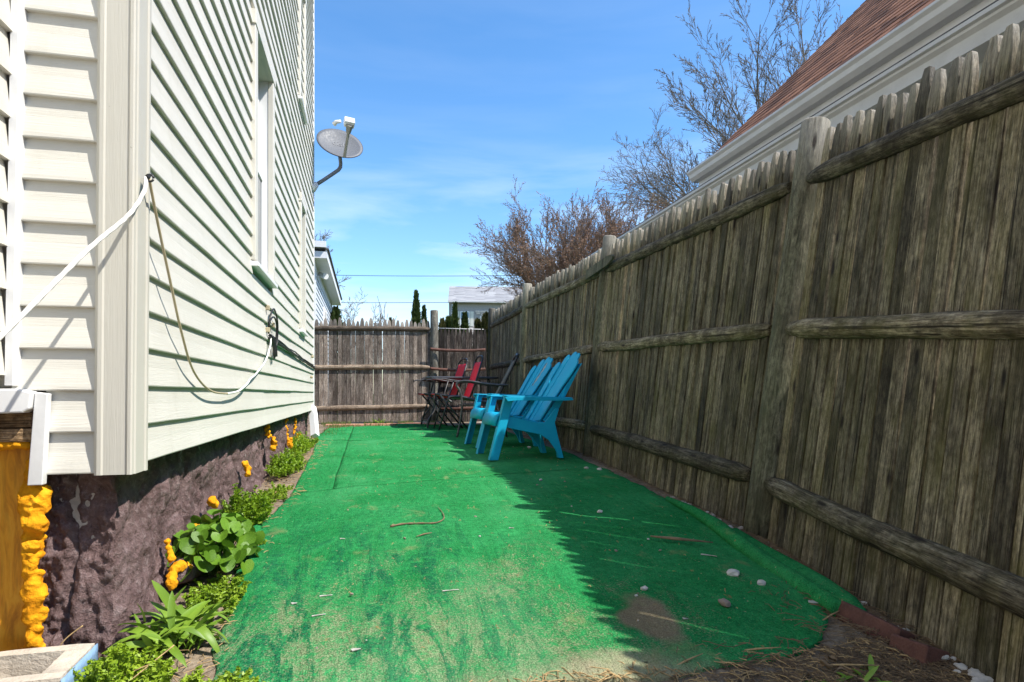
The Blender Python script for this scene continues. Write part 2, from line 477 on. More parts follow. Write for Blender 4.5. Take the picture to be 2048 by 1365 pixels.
M['worn_metal'] = plain('worn_black_metal', (.060, .058, .058), .40, vary=.6, scale=16, metal=.3)
M['tan_mesh'] = plain('taupe_sling_mesh', (.135, .12, .085), .8, vary=.15, scale=7)
M['table_top'] = plain('charcoal_table_rim', (.060, .066, .078), .38, vary=.15, scale=6)
M['rope'] = plain('white_rope', (.76, .73, .69), .7, vary=.07, scale=30, bump=.0015)
M['cord'] = plain('tan_cord', (.46, .38, .24), .6, vary=.15, scale=10)
M['cord_white'] = plain('white_cord', (.78, .77, .73), .5, vary=.06, scale=10)
M['cable'] = plain('black_cable', (.018, .018, .018), .45, vary=.2)
M['dish'] = plain('grey_dish_enamel', (.105, .115, .135), .6, vary=.06, scale=5)
M['dish_dark'] = plain('dish_dark_rim', (.035, .04, .06), .5)
M['dish_arm'] = plain('grey_steel_tube', (.15, .165, .20), .45, vary=.12)
M['lnb'] = plain('pale_lnb_plastic', (.70, .71, .73), .45, vary=.05)
M['lnb_arm'] = plain('olive_grey_arm', (.20, .20, .17), .5, vary=.12)
M['dish_print'] = plain('faded_white_print', (.17, .18, .20), .6, vary=.1)
def shingle_mat(name, cols):
    m, nt, b = new_mat(name); k = N(nt)
    cell = k.n('ShaderNodeTexVoronoi', feature='F1'); cell.inputs['Scale'].default_value = 1.0; cell.inputs['Randomness'].default_value = .5
    k.l(k.coord('Object', (1.2, 6.0, 6.5), rand=True), cell.inputs['Vector'])
    q = k.n('ShaderNodeSeparateXYZ'); k.l(cell.outputs['Color'], q.inputs[0])
    c = k.ramp(q.outputs['X'], cols)
    n2 = k.noise(k.coord('World'), 160, 3)
    c = k.mix(k.rng(n2, .4, .7, 0, .5), c, tuple(x * .45 for x in cols[0][1]))
    k.l(c, b.inputs['Base Color']); b.inputs['Roughness'].default_value = .92; b.inputs['Specular IOR Level'].default_value = .2
    k.bump(n2, .6, .004, b); return m
M['shingle'] = shingle_mat('brown_asphalt_shingle', [(.0, (.10, .045, .027)), (.4, (.22, .098, .056)), (.7, (.33, .150, .084)), (1.0, (.42, .20, .115))])
M['grey_shingle'] = shingle_mat('grey_asphalt_shingle', [(.0, (.22, .22, .23)), (.5, (.31, .31, .32)), (1.0, (.40, .40, .40))])
M['gutter'] = plain('white_aluminium_gutter', (.60, .59, .57), .4, vary=.06)
M['soffit'] = plain('grey_brown_soffit', (.20, .17, .145), .6, vary=.1)
M['ngrey'] = plain('sage_grey_siding', (.36, .38, .35), .6, vary=.06)
M['cornice'] = plain('dulled_white_cornice', (.52, .52, .50), .5, vary=.08)
M['blue_grey'] = plain('pale_blue_grey_siding', (.56, .60, .66), .55, vary=.05)
M['white_fascia'] = plain('white_fascia', (.74, .74, .75), .45, vary=.04)
M['dark_shingle'] = plain('dark_grey_shingle', (.10, .10, .105), .9, vary=.3, scale=14)
M['taupe'] = plain('taupe_shingle_wall', (.36, .335, .33), .8, vary=.12)
M['farglass'] = plain('far_window_glass', (.16, .26, .33), .15, vary=.1)
for _i, _c in enumerate(((.68, .58, .52), (.80, .73, .67), (.56, .47, .43))): M['ledge%d' % _i] = plain('ledgestone_%s' % 'abc'[_i], _c, .85, vary=.12)
M['bark'] = plain('grey_bark', (.155, .13, .105), .9, vary=.3, scale=9)
M['bark_dark'] = plain('brown_twig_bark', (.165, .118, .085), .9, vary=.3, scale=9)
M['bud'] = plain('reddish_buds', (.27, .145, .085), .85, vary=.35, scale=3)
def leaf_mat(name, c1, c2, trans=.25, rough=.45):
    m, nt, b = new_mat(name); k = N(nt)
    v = k.coord('Object', rand=True); n1 = k.noise(v, 9, 4); oi = k.n('ShaderNodeObjectInfo')
    c = k.mix(k.rng(n1, .3, .7), c1, c2)
    c = k.mix(1.0, c, k.ramp(oi.outputs['Random'], [(0, (.75, .78, .7)), (1, (1.2, 1.15, 1.1))]), 'MULTIPLY')
    k.l(c, b.inputs['Base Color']); b.inputs['Roughness'].default_value = rough; b.inputs['Specular IOR Level'].default_value = .4
    out = nt.nodes['Material Output']; tr = k.n('ShaderNodeBsdfTranslucent'); ms = k.n('ShaderNodeMixShader')
    k.l(c, tr.inputs['Color']); ms.inputs[0].default_value = trans
    k.l(b.outputs[0], ms.inputs[1]); k.l(tr.outputs[0], ms.inputs[2]); k.l(ms.outputs[0], out.inputs['Surface'])
    k.bump(n1, .3, .004, b); return m
M['violet'] = leaf_mat('violet_leaf', (.080, .185, .012), (.150, .290, .024))
M['lance'] = leaf_mat('lance_leaf', (.130, .245, .022), (.215, .345, .040))
M['feather'] = leaf_mat('feathery_leaf', (.17, .30, .012), (.28, .42, .022))
M['weed'] = leaf_mat('small_weed_leaf', (.17, .30, .015), (.28, .40, .03))
M['grass'] = leaf_mat('short_grass', (.085, .145, .02), (.20, .21, .06))
M['cedar'] = leaf_mat('arborvitae_foliage', (.030, .058, .010), (.075, .105, .020), .12, .7)
M['cedar_brown'] = leaf_mat('browned_evergreen_foliage', (.045, .060, .012), (.125, .105, .030), .12, .7)

# ------------------------------------------------------------------ ground
GP = [(-3, -.92), (0, -.865), (1.2, -.745), (2.38, -.625), (4.86, -.527), (7.36, -.50), (9.7, -.487), (10.3, -.482), (14, -.48)]
def gz0(y): return interp(y, GP)
def gz(x, y):
    w = clamp(1 - abs(x - .5) / 6)
    return gz0(y) + w * (.010 * nz(x * 1.7, y * 1.7, 3) + .006 * nz(x * 5, y * 5, 9))
def frange(a, b, s):
    o = []; x = a
    while x < b - 1e-6: o.append(x); x += s
    return o
xs = [-900, -300, -100, -40, -15, -6, -3, -1.6] + frange(-1.2, 2.4, .05) + [2.4, 3, 4, 6, 9, 15, 40, 100, 300, 900]
ys = [-600, -150, -40, -10, -3, -1.0, 0, .5] + frange(.9, 10.6, .06) + [10.6, 11.5, 13, 16, 22, 40, 100, 300, 1200]
g = MB()
g.add([(x, y, gz(x, y)) for y in ys for x in xs],
      [[j*len(xs)+i, j*len(xs)+i+1, (j+1)*len(xs)+i+1, (j+1)*len(xs)+i] for j in range(len(ys)-1) for i in range(len(xs)-1)], True)
ground = g.build('ground', M['ground'])
tag(ground, kind='structure')

# ------------------------------------------------------------------ the cream house on the left
XW = -.593                                     # plane of the long wall (outer face of the siding tops)
Y0, Y1 = 1.735, 7.12
house = empty('house', (-2.5, 4, gz0(4)))
tag(house, 'cream vinyl sided house with stone foundation filling the left side', 'house')
HOFF = Vector(house.location)
def hb(mb, name, mat, parent=house, bevel=0, seg=2):
    # geometry is written in scene coordinates; the parent empty sits at the foot of the house
    root = parent
    off = Vector((0, 0, 0))
    while root is not None: off += Vector(root.location); root = root.parent
    mb.v = [tuple(Vector(p) - off) for p in mb.v]
    return mb.build(name, mat, parent, bevel, seg)
EXP = .1005                                    # exposure of one course
ZB = -.178                                     # bottom edge of the lowest course
wins = [(3.40, 4.08, .70, 1.93), (5.65, 6.09, .58, 1.70), (5.58, 6.09, 2.60, 3.68)]
def siding_plank(y0, y1, zc, seed, out=0.0):
    mb = MB(); n = max(2, int((y1 - y0) / .22) + 1)
    prof = [(-.006, EXP + .010), (.0008, EXP + .010), (.0062, EXP * .5), (.0122, .010), (.0134, .001), (.0122, -.002), (-.006, -.002)]
    m = len(prof)
    for i in range(n):
        y = lerp(y0, y1, i / (n - 1))
        wz = .0030 * nz(y * 1.1, zc * 3.0, 2) + .0016 * nz(y * 3.1, seed * 7.7, 5)
        wo = .0016 * nz(y * 1.7, seed * 3.3, 8)
        for (o, z) in prof:
            mb.v.append((XW + o + out + (wo if o > 0.001 else 0), y, zc + z + wz))
    for i in range(n - 1):
        for k in range(m):
            a = i*m + k; b_ = i*m + (k+1) % m
            mb.f.append([a, b_, b_ + m, a + m]); mb.sm.append(False)
    mb.f.append(list(range(m))); mb.sm.append(False)
    mb.f.append([(n-1)*m + k for k in range(m)][::-1]); mb.sm.append(False)
    return mb
pr = random.Random(21)
NC = 54
for c in range(NC):
    z = ZB + c * EXP
    segs = [(Y0 + .035, Y1 - .02)]
    for (a, b_, z0, z1) in wins:
        if z + EXP > z0 + .015 and z < z1 - .015:
            segs = [q for s0, s1 in segs for q in ((s0, min(s1, a)), (max(s0, b_), s1)) if q[1] - q[0] > .02]
    j = 3.76 + (c // 2 % 2) * 1.28 + pr.uniform(-.02, .02)       # staggered lap joints, two courses to a panel
    if z < .6 or z > 2.0 :
        segs = [q for s0, s1 in segs for q in ((s0, j), (j, s1)) if q[1] - q[0] > .05]
    for i, (s0, s1) in enumerate(segs):
        o = .0032 if abs(s1 - j) < 1e-6 else 0
        hb(siding_plank(s0, s1 + (.012 if o else 0), z, c + i * .37, o), 'siding_plank', M['siding'])
ZT = ZB + NC * EXP
# solid body behind the siding, stepped back near the camera
mb = MB(); mb.box((-6.0, Y0 + .06, -.17), (XW - .11, Y1 - .005, ZT)); hb(mb, 'wall_core', M['cream'])
mb = MB(); mb.box((-6.0, -3.5, .045), (-.885, Y0 + .03, ZT)); hb(mb, 'wall_core', M['cream'])
# short wall facing the camera, between inside corner and corner post
def shear(z): return .020 * clamp(z + .2, 0, 1.4)
YF = 1.735
for c in range(18):
    z = -.197 + c * .1035
    mb = MB(); prof = [(.006, .113), (-.0008, .113), (-.0075, .052), (-.0155, .010), (-.0165, .001), (-.0155, -.002), (.006, -.002)]
    m = len(prof)
    for x in (-.778 if c < 2 else -.845, -.74, -.64):
        for (o, dz) in prof: mb.v.append((x + shear(z + dz), YF + o, z + dz + .0015 * nz(x * 9, c)))
    for i in range(2):
        for k in range(m):
            a = i*m + k; b_ = i*m + (k+1) % m
            mb.f.append([a, b_, b_ + m, a + m]); mb.sm.append(False)
    mb.f += [list(range(m)), [2*m + k for k in range(m)]]; mb.sm += [False, False]
    hb(mb, 'siding_plank', M['siding'])
mb = MB(); mb.box((-.775, YF + .008, -.19), (-.60, YF + .03, 1.9)); mb.box((-.90, YF + .008, .015), (-.7751, YF + .0295, 1.9)); hb(mb, 'wall_core', M['cream'])
# inside-corner strip and the recessed wall running toward the camera
mb = MB(); mb.prism([(-.853, YF - .030), (-.837, YF - .030), (-.831, YF - .022), (-.831, YF + .004), (-.853, YF + .004)], 'z', .020, 1.7)
mb.v = [(x + shear(z), y, z) for x, y, z in mb.v]; hb(mb, 'inside_corner_strip', M['white_dirty'])
for c in range(16):
    z = .045 + c * .1035
    mb = MB()
    for y in (-.6, YF - .028):
        for (o, dz) in [(-.006, .113), (.0008, .113), (.0122, .010), (.0132, 0), (-.006, -.002)]:
            mb.v.append((-.866 + o + shear(z), y, z + dz))
    mb.f = [[k, (k+1) % 5, 5 + (k+1) % 5, 5 + k] for k in range(5)] + [[0,1,2,3,4], [9,8,7,6,5]]; mb.sm = [False] * 7
    hb(mb, 'siding_plank', M['siding'])
# corner post: fluted front face and narrow side face
prof = [(-.662, YF - .004), (-.662, YF - .022), (-.655, YF - .026), (-.646, YF - .026), (-.642, YF - .023), (-.591, YF - .023), (-.587, YF - .027),
        (-.580, YF - .027), (-.5765, YF - .0235), (-.5765, YF - .012), (-.5735, YF - .008), (-.5735, YF + .052), (-.570, YF + .056), (-.570, YF + .068), (-.545 - .03, YF + .068), (-.60, YF + .01)]
mb = MB(); mb.prism(prof, 'z', -.203, 3.4)
mb.v = [(x + shear(z), y, z) for x, y, z in mb.v]
hb(mb, 'corner_post', M['corner'])
mb = MB(); mb.box((XW - .02, YF + .06, -.2), (XW + .006, YF + .075, ZT)); hb(mb, 'channel_strip', M['corner'])
# slanting trim piece at the cut end of the siding, low on the short wall
mb = MB(); mb.prism([(-.800, -.222), (-.768, -.222), (-.757, .0), (-.784, .004)], 'y', YF - .034, YF - .012)
hb(mb, 'cut_trim', M['white_dirty'], bevel=.002)
# far corner strip
mb = MB(); mb.box((XW - .03, Y1 - .02, -.19), (XW + .016, Y1 + .025, ZT)); hb(mb, 'corner_post', M['white'])
# roof with eave, above the picture
mb = MB(); mb.prism([(-.20, ZT - .02), (-.20, ZT + .12), (-3.3, ZT + 2.2), (-6.4, ZT + .12), (-6.4, ZT - .02)], 'y', -3.7, Y1 + .3); hb(mb, 'roof', M['dark_shingle'])
# windows
def window(y0, y1, z0, z1):
    w = empty('window', Vector((XW, (y0 + y1) / 2, z0)) - HOFF, 0, house)
    c = .07
    for a, b_, p, q in ((y0 - .004, y0 + c, z0, z1), (y1 - c, y1 + .004, z0, z1)):
        mb = MB(); mb.box((XW - .006, a, p), (XW + .026, b_, q)); hb(mb, 'casing', M['cream'], w, .003)
        mb = MB(); mb.box((XW - .085, (a + .03 if a < (y0 + y1) / 2 else a + .004), p), (XW - .006, (b_ - .004 if a < (y0 + y1) / 2 else b_ - .03), q)); hb(mb, 'jamb', M['white'], w, .002)
    mb = MB(); mb.box((XW - .085, y0 - .010, z1), (XW + .030, y1 + .010, z1 + .075)); hb(mb, 'head_casing', M['cream'], w, .003)
    mb = MB(); mb.prism([(XW - .085, z0 - .035), (XW + .042, z0 - .035), (XW + .042, z0 - .012), (XW - .085, z0)], 'y', y0 - .012, y1 + .012); hb(mb, 'sill', M['white'], w, .003)
    zm = (z0 + z1) / 2
    for (p, q, dx) in ((z0 + .0, zm + .02, -.030), (zm - .02, z1, -.055)):
        mb = MB(); a, b_ = y0 + c + .001, y1 - c - .001; t = .035
        for bx in (((a, p), (a + t, q)), ((b_ - t, p), (b_, q)), ((a + t, p), (b_ - t, p + t)), ((a + t, q - t), (b_ - t, q))):
            mb.box((XW + dx - .018, bx[0][0], bx[0][1]), (XW + dx, bx[1][0], bx[1][1]))
        hb(mb, 'sash', M['white'], w, .002)
        mb = MB(); mb.box((XW + dx - .012, a + t - .004, p + t - .004), (XW + dx - .008, b_ - t + .004, q - t + .004)); hb(mb, 'pane', M['glass'], w)
for q in wins: window(*q)
# foundation of large painted stones
found = empty('foundation', Vector((-.66, 4, gz0(4))) - HOFF, 0, house)
XF = -.655
def stone_face(fn, nu, nv, name='stone', mat='stone'):
    mb = MB(); mb.grid(nu, nv, fn); return hb(mb, name, M[mat], found)
def rough(a, b_, c, amp=1.0):
    p = Vector((a, b_, c))
    return amp * (.016 * mnoise.fractal(p * 5.0, 1.0, 2.0, 4) + .013 * (mnoise.ridged_multi_fractal(p * 9.0, .9, 2.2, 6, 1.0, 2.0) - 1.0) * .8 + .006 * mnoise.fractal(p * 42.0, .8, 2.1, 3))
joints = [1.80, 2.46, 3.25, 4.22, 4.86, 5.75, 7.08]
for i in range(len(joints) - 1):
    a, b_ = joints[i] + .006, joints[i+1] - .006
    jx = pr.uniform(-.012, .016)
    def fn(u, v, a=a, b_=b_, jx=jx, i=i):
        y = lerp(a, b_, u); zb = gz0(y) - .12; z = lerp(zb, -.12, v)
        edge = min(u, 1 - u) * (b_ - a)
        round_ = -.035 * clamp(1 - edge / .045) ** 2
        foot = .045 * clamp((-.40 - z) / .3) ** 1.5
        return (XF + jx + round_ + foot + rough(y, z, i * 3.1, 1.35), y, z)
    stone_face(fn, max(14, int((b_ - a) / .011)), 50)
# front pieces, facing the camera
for i, (a, b_, amp, yo) in enumerate([(-.815, -.728, 1.6, 1.785), (-.734, -.640, 1.1, 1.787)]):
    def fn(u, v, a=a, b_=b_, amp=amp, yo=yo, i=i):
        x = lerp(a, b_, u); z = lerp(-.95, -.17, v)
        edge = min(u + (.3 if i == 0 else .12), 1 - u + (.25 if i == 1 else 0)) * (b_ - a)
        r_ = .03 * clamp(1 - edge / .03) ** 2
        f = .05 * clamp((-.46 - z) / .3)
        return (x, yo + r_ - f - rough(x * 1.2, z, 9 + i * 4, amp * 1.1), z)
    stone_face(fn, 26, 130)
mb = MB(); mb.box((-1.6, 1.80, -1.1), (-.682, Y1 - .03, -.12)); hb(mb, 'mortar_core', M['mortar'], found)
# opening in the step: plywood sheet, broken sill boards, white flashing and a maroon edge
mb = MB(); mb.box((-1.35, 1.765, -.66), (-.812, 1.785, -.115)); hb(mb, 'plywood_sheet', M['ply'])
mb = MB(); mb.box((-1.35, 1.72, -.118), (-.795, 1.79, -.085)); hb(mb, 'sill_board', M['raw_wood'], bevel=.004)
mb = MB(); mb.box((-1.35, 1.725, -.083), (-.80, 1.79, -.046)); hb(mb, 'sill_board', M['raw_wood'], bevel=.004)
mb = MB(); mb.prism([(-1.35, .012), (-.815, .012), (-.785, .004), (-.790, -.036), (-.805, -.046), (-1.35, -.062)], 'y', 1.690, 1.728); hb(mb, 'flashing', M['white'], bevel=.004)
mb = MB(); mb.prism([(-.805, -.165), (-.786, -.165), (-.780, -.03), (-.798, -.03)], 'y', 1.722, 1.732); hb(mb, 'metal_edge', M['maroon'])
# downspout foot at the far corner
mb = MB(); mb.tube([(-.585, 6.93, -.145), (-.565, 6.86, -.22), (-.533, 6.66, -.44)], .044, 4, True, False); hb(mb, 'downspout', M['white'])

# ------------------------------------------------------------------ expanding foam
def foam_bead(pts, rads, name, label, grp, seed):
    fr = random.Random(seed); mb = MB()
    for (p, r_) in zip(pts, rads):
        me = bmesh.new(); bmesh.ops.create_icosphere(me, subdivisions=3, radius=1.0)
        P = Vector(p); sc = Vector((fr.uniform(.85, 1.15), fr.uniform(.8, 1.1), fr.uniform(.8, 1.25)))
        vs_ = [P + Vector((v.co.x*sc.x, v.co.y*sc.y, v.co.z*sc.z)) * r_ * (1 + .42 * mnoise.noise(v.co * 1.7 + P * 31) + .22 * mnoise.noise(v.co * 4 + P * 17)) for v in me.verts]
        mb.add(vs_, [[v.index for v in f.verts] for f in me.faces], True); me.free()
    o = mb.build(name, M['foam'])
    rm_ = o.modifiers.new('r', 'REMESH'); rm_.mode = 'VOXEL'; rm_.voxel_size = .0035; rm_.use_smooth_shade = True
    sm_ = o.modifiers.new('s', 'SMOOTH'); sm_.factor = .5; sm_.iterations = 2
    tag(o, label, 'spray foam', grp); return o
fr = random.Random(5)
pts, rads = [], []
z = -.17
while z > -.66:
    wide = .0135 + .009 * (nz(z * 9, 4) + .5)
    if -.32 < z < -.24: wide += .008
    pts.append((-.806 + fr.uniform(-.005, .006), 1.740 + fr.uniform(-.008, .006), z)); rads.append(wide)
    pts.append((-.797 + fr.uniform(-.008, .012), 1.735 + fr.uniform(-.008, .008), z - fr.uniform(0, .012))); rads.append(wide * fr.uniform(.45, .8))
    z -= fr.uniform(.014, .024)
for q in range(5): pts.append((-.815 - q * .018, 1.735, -.118 - fr.uniform(0, .010))); rads.append(.013)
foam_bead(pts, rads, 'foam_bead', 'lumpy orange foam column down the edge of the plywood', None, 3)
foam_bead([(-.625, 2.16, -.475), (-.62, 2.155, -.495), (-.614, 2.15, -.510), (-.608, 2.14, -.525)], [.011, .010, .009, .013], 'foam_blob', 'elongated yellow foam drip above the long leaved weed', 'yellow foam blobs at the foot of the stone wall', 8)
foam_bead([(-.60, 2.14, -.560), (-.588, 2.155, -.555), (-.575, 2.18, -.568), (-.600, 2.115, -.575), (-.594, 2.095, -.592)], [.017, .018, .016, .016, .017], 'foam_blob', 'widest yellow foam lump on the ground by the long leaved weed', 'yellow foam blobs at the foot of the stone wall', 9)
foam_bead([(-.60, 2.36, -.475), (-.59, 2.38, -.48)], [.015, .012], 'foam_blob', 'small yellow foam lump left of the heart leaved plant', 'yellow foam blobs at the foot of the stone wall', 10)
foam_bead([(-.60, 2.62, -.425), (-.59, 2.63, -.44)], [.018, .016], 'foam_blob', 'yellow foam lump just above the heart leaved plant', 'yellow foam blobs at the foot of the stone wall', 11)
foam_bead([(-.61, 3.35, -.36), (-.60, 3.36, -.385), (-.595, 3.34, -.41)], [.017, .02, .016], 'foam_blob', 'yellow foam drip above the nearer feathery bush', 'yellow foam blobs at the foot of the stone wall', 12)
for (y, zt, zb, lab) in [(4.22, -.19, -.36, 'yellow foam seam low on the wall below the cord loop'), (5.10, -.20, -.42, 'middle of three yellow foam seams toward the downspout'), (5.75, -.22, -.43, 'thick yellow foam seam nearest the downspout')]:
    p_, r_ = [], []
    z = zt
    while z > zb:
        p_.append((-.635 + fr.uniform(-.01, .02) + .03 * (z < zb + .07), y + fr.uniform(-.012, .012) * (1 + 1.5 * (z < zb + .08)), z)); r_.append(fr.uniform(.007, .015) + .006 * (z < zb + .06)); z -= fr.uniform(.006, .010)
    foam_bead(p_, r_, 'foam_seam', lab, 'yellow foam seams along the stone wall', int(y * 10))

# ------------------------------------------------------------------ stockade fence along the right
BP = [(1.40, -.06), (1.69, 2.38), (1.83, 4.86), (1.88, 7.36), (1.94, 9.74)]
LEAN = [.135, .150, .096, .035, .02]
fence = empty('stockade_fence', (BP[2][0], BP[2][1], gz0(BP[2][1])))
tag(fence, 'tall weathered picket stockade fence leaning along the right side', 'fence')
FO = Vector(fence.location)
def picket_mesh(h, seed, w=.0605, t=.023, tip=.115, mat='fence', shape=0):
    q = random.Random(seed); mb = MB()
    zs = [0, h * .2, h * .4, h * .6, h * .8, h - tip, h - tip * .66, h - tip * .33, h - tip * .10, h]
    wid = [1, 1, 1, 1, 1, 1, .86, .68, .50, q.uniform(.30, .42)]
    if shape == 1: wid = [1, 1, 1, 1, 1, 1, .94, .78, .54, .20]
    ox = q.uniform(-.003, .003)
    rings = []
    for i, z in enumerate(zs):
        hw = w / 2 * wid[i] * (1 + q.uniform(-.03, .03)); o = ox * (z / h) + q.uniform(-.001, .001)
        tt = t * (1 if i < 8 else .9)
        b0 = len(mb.v)
        mb.v += [(-tt/2 + .014, o - hw, z), (-tt/2, o - hw * .90, z), (-tt/2, o + hw * .90, z), (-tt/2 + .014, o + hw, z), (tt/2, o + hw * .97, z), (tt/2, o - hw * .97, z)]
        rings.append(b0)
    for a, b_ in zip(rings, rings[1:]):
        for k in range(6):
            mb.f.append([a + k, a + (k+1) % 6, b_ + (k+1) % 6, b_ + k]); mb.sm.append(False)
    mb.f.append([rings[0] + k for k in range(6)][::-1]); mb.sm.append(False)
    mb.f.append([rings[-1] + k for k in range(6)]); mb.sm.append(False)
    return mb.mesh('picket', M[mat])
pick = [picket_mesh(1.80, i) for i in range(8)]
fq = random.Random(11)
def frame(p, along, lean):
    y = Vector(along).normalized(); n_ = Vector((y.y, -y.x, 0)).normalized()       # outward, away from the yard
    zz = (Vector((0, 0, 1)) + n_ * lean).normalized(); yy = Vector((y.x, y.y, 0)).normalized()
    xx = yy.cross(zz)
    m = Matrix(((xx.x, yy.x, zz.x, p[0]), (xx.y, yy.y, zz.y, p[1]), (xx.z, yy.z, zz.z, p[2]), (0, 0, 0, 1)))
    return m
def rail_mesh(L, r_, seed, axis='y', mat='fence_rail', taper=True, sag=0.0):
    q = random.Random(seed); mb = MB(); n = 40; m = 13
    for i in range(n):
        t = i / (n - 1); y = t * L
        e = min(t, 1 - t) * L
        rr = r_ * (1 + .07 * mnoise.noise(Vector((seed * 3.1, y * 2.2, 0))) + .03 * q.uniform(-1, 1))
        if taper: rr *= lerp(.62, 1, clamp(e / .10))
        oz = .008 * mnoise.noise(Vector((seed * 5.7, y * 1.3, 4))) - sag * 4 * t * (1 - t)
        for k in range(m):
            a = math.pi * (k / (m - 1)) - math.pi / 2
            kn = 1 + .09 * mnoise.noise(Vector((k * 1.3, y * 3.5, seed))) + .05 * mnoise.noise(Vector((k * 2.9, y * 14, seed)))
            x, z = -math.cos(a) * rr * .98 * kn, math.sin(a) * rr * kn + oz
            mb.v.append((x, y, z) if axis == 'y' else (y, x, z))
    for i in range(n - 1):
        for k in range(m):
            a, b_ = i*m + k, i*m + (k+1) % m
            mb.f.append([a, b_, b_ + m, a + m]); mb.sm.append(k < m - 1)
    mb.f += [list(range(m)), [(n-1)*m + k for k in range(m)]]; mb.sm += [False, False]
    return mb.mesh('rail', M[mat])
for s in range(4):
    A = Vector((*BP[s], gz0(BP[s][1]))); B = Vector((*BP[s+1], gz0(BP[s+1][1])))
    d = B - A; L = d.length; dn = d.normalized()
    y = L - .086
    while y > .10:
        w_ = fq.uniform(.93, 1.06)
        gap = fq.choice([.0004, .0008, .0015, .002, .0035, .001]) if fq.random() > .07 else fq.uniform(.004, .007)
        y -= .0605 * w_ / 2
        t = y / L; p = A + d * t
        if p.y > .62:
            ln = lerp(LEAN[s], LEAN[s+1], t) + fq.uniform(-.004, .004)
            m = frame((p.x - FO.x, p.y - FO.y, gz(p.x, p.y) - FO.z + .004), dn, ln)
            m = m @ Matrix.Translation((fq.uniform(-.005, .005), 0, 0)) @ Matrix.Rotation(R(fq.uniform(-4.5, 4.5)), 4, 'Z') @ Matrix.Rotation(R(fq.uniform(-.35, .35)), 4, 'X')
            m = m @ Matrix.Diagonal((1, w_, fq.uniform(.988, 1.010), 1))
            o = place('picket', fq.choice(pick), fence, M=m)
        y -= .0605 * w_ / 2 + gap
    for hi, h in enumerate((.245, .915, 1.58)):
        a0, a1 = .085, L - .045
        rm = rail_mesh(a1 - a0, .041 if hi else .045, s * 3 + hi + 1)
        pa, pb = A + dn * a0, A + dn * a1
        la, lb = lerp(LEAN[s], LEAN[s+1], a0 / L), lerp(LEAN[s], LEAN[s+1], a1 / L)
        n_ = Vector((dn.y, -dn.x, 0)).normalized()
        pa = pa + n_ * (la * h - .013) + Vector((0, 0, h)); pb = pb + n_ * (lb * h - .013) + Vector((0, 0, h + (-.012 if hi == 0 else .0)))
        yy = (pb - pa).normalized(); zz = Vector((0, 0, 1)) + n_ * (la + lb) / 2; zz = (zz - yy * zz.dot(yy)).normalized(); xx = yy.cross(zz)
        p = pa - FO
        place('rail', rm, fence, M=Matrix(((xx.x, yy.x, zz.x, p.x), (xx.y, yy.y, zz.y, p.y), (xx.z, yy.z, zz.z, p.z), (0, 0, 0, 1))))
def post_mesh(h, r_, seed, mat):
    mb = MB(); n = 9; pts = []; rr = []
    for i in range(n):
        z = h * i / (n - 1); pts.append((.004 * mnoise.noise(Vector((seed, z * 1.5, 0))), .004 * mnoise.noise(Vector((seed, z * 1.5, 7))), z)); rr.append(r_ * lerp(1.06, .96, i / (n - 1)) * (1 + .02 * mnoise.noise(Vector((seed, z * 3, 3)))))
    pts.append((0, 0, h + .012)); rr.append(r_ * .82)
    mb.tube(pts, rr, 18); return mb.mesh('post', M[mat])
for i in range(1, 5):
    h = 1.885
    along = (Vector(BP[min(i+1, 4)]) - Vector(BP[i-1])).normalized()
    m = frame((BP[i][0] - FO.x, BP[i][1] - FO.y, gz0(BP[i][1]) - FO.z - .02), (along.x, along.y, 0), LEAN[i])
    place('post', post_mesh(h, .064 if i == 1 else .060, i, 'post'), fence, M=m)
# old picket nailed across the post where two top rails meet
mb = MB(); mb.prism([(-.36, -.042), (.20, -.042), (.31, -.02), (.33, .004), (.30, .024), (.18, .042), (-.36, .042)], 'x', -.010, .010)
n_ = Vector((1, -.05, 0)).normalized(); c = Vector((BP[2][0], BP[2][1], gz0(BP[2][1]))) + n_ * (LEAN[2] * 1.60 - .083) + Vector((0, -.05, 1.600)) - FO
yy = Vector((-.045, -1, .02)).normalized(); zz = (Vector((.10, 0, 1)) - yy * Vector((.10, 0, 1)).dot(yy)).normalized(); xx = yy.cross(zz)
o = place('splice_board', mb.mesh('splice_board', M['post']), fence, M=Matrix(((xx.x, yy.x, zz.x, c.x), (xx.y, yy.y, zz.y, c.y), (xx.z, yy.z, zz.z, c.z), (0, 0, 0, 1))), bevel=.003)
o['label'] = 'pale pointed board nailed across the second post'

# ------------------------------------------------------------------ back fence
YB = 10.23
bf = empty('back_fence', (.1, YB, gz0(YB)))
tag(bf, 'grey picket fence closing the far end behind the lawn carpet', 'fence')
bpk = [picket_mesh(1.685, 40 + i, .071, .018, .185, 'back_fence', 1) for i in range(7)]
def slope(x): return .014 * (x + .8)
x = -1.75
while x < 1.02:
    w_ = fq.uniform(.96, 1.05); x += .0355 * w_
    m = Matrix.Translation((x - .1, 0, slope(x) + .01)) @ Matrix.Rotation(R(90 + fq.uniform(-2, 2)), 4, 'Z') @ Matrix.Rotation(R(fq.uniform(-.12, .12)), 4, 'X') @ Matrix.Diagonal((1, w_, fq.uniform(.965, 1.015), 1))
    place('picket', fq.choice(bpk), bf, M=m)
    x += .0355 * w_ + fq.choice([.0002, .0002, .0004, .0006, .0020]) - .0006
for i, h in enumerate((.235, .89, 1.525)):
    rm = rail_mesh(2.78, .040, 60 + i, 'x', 'back_rail')
    place('rail', rm, bf, M=Matrix.Translation((-1.76 - .1, -.009, h)) @ Matrix.Rotation(-math.atan(.014), 4, 'Y'))
o = place('post', post_mesh(1.85, .068, 77, 'back_post'), bf, loc=(1.09 - .1, 0, .02))
lf = empty('low_fence', (1.5, YB + .16, gz0(YB)))
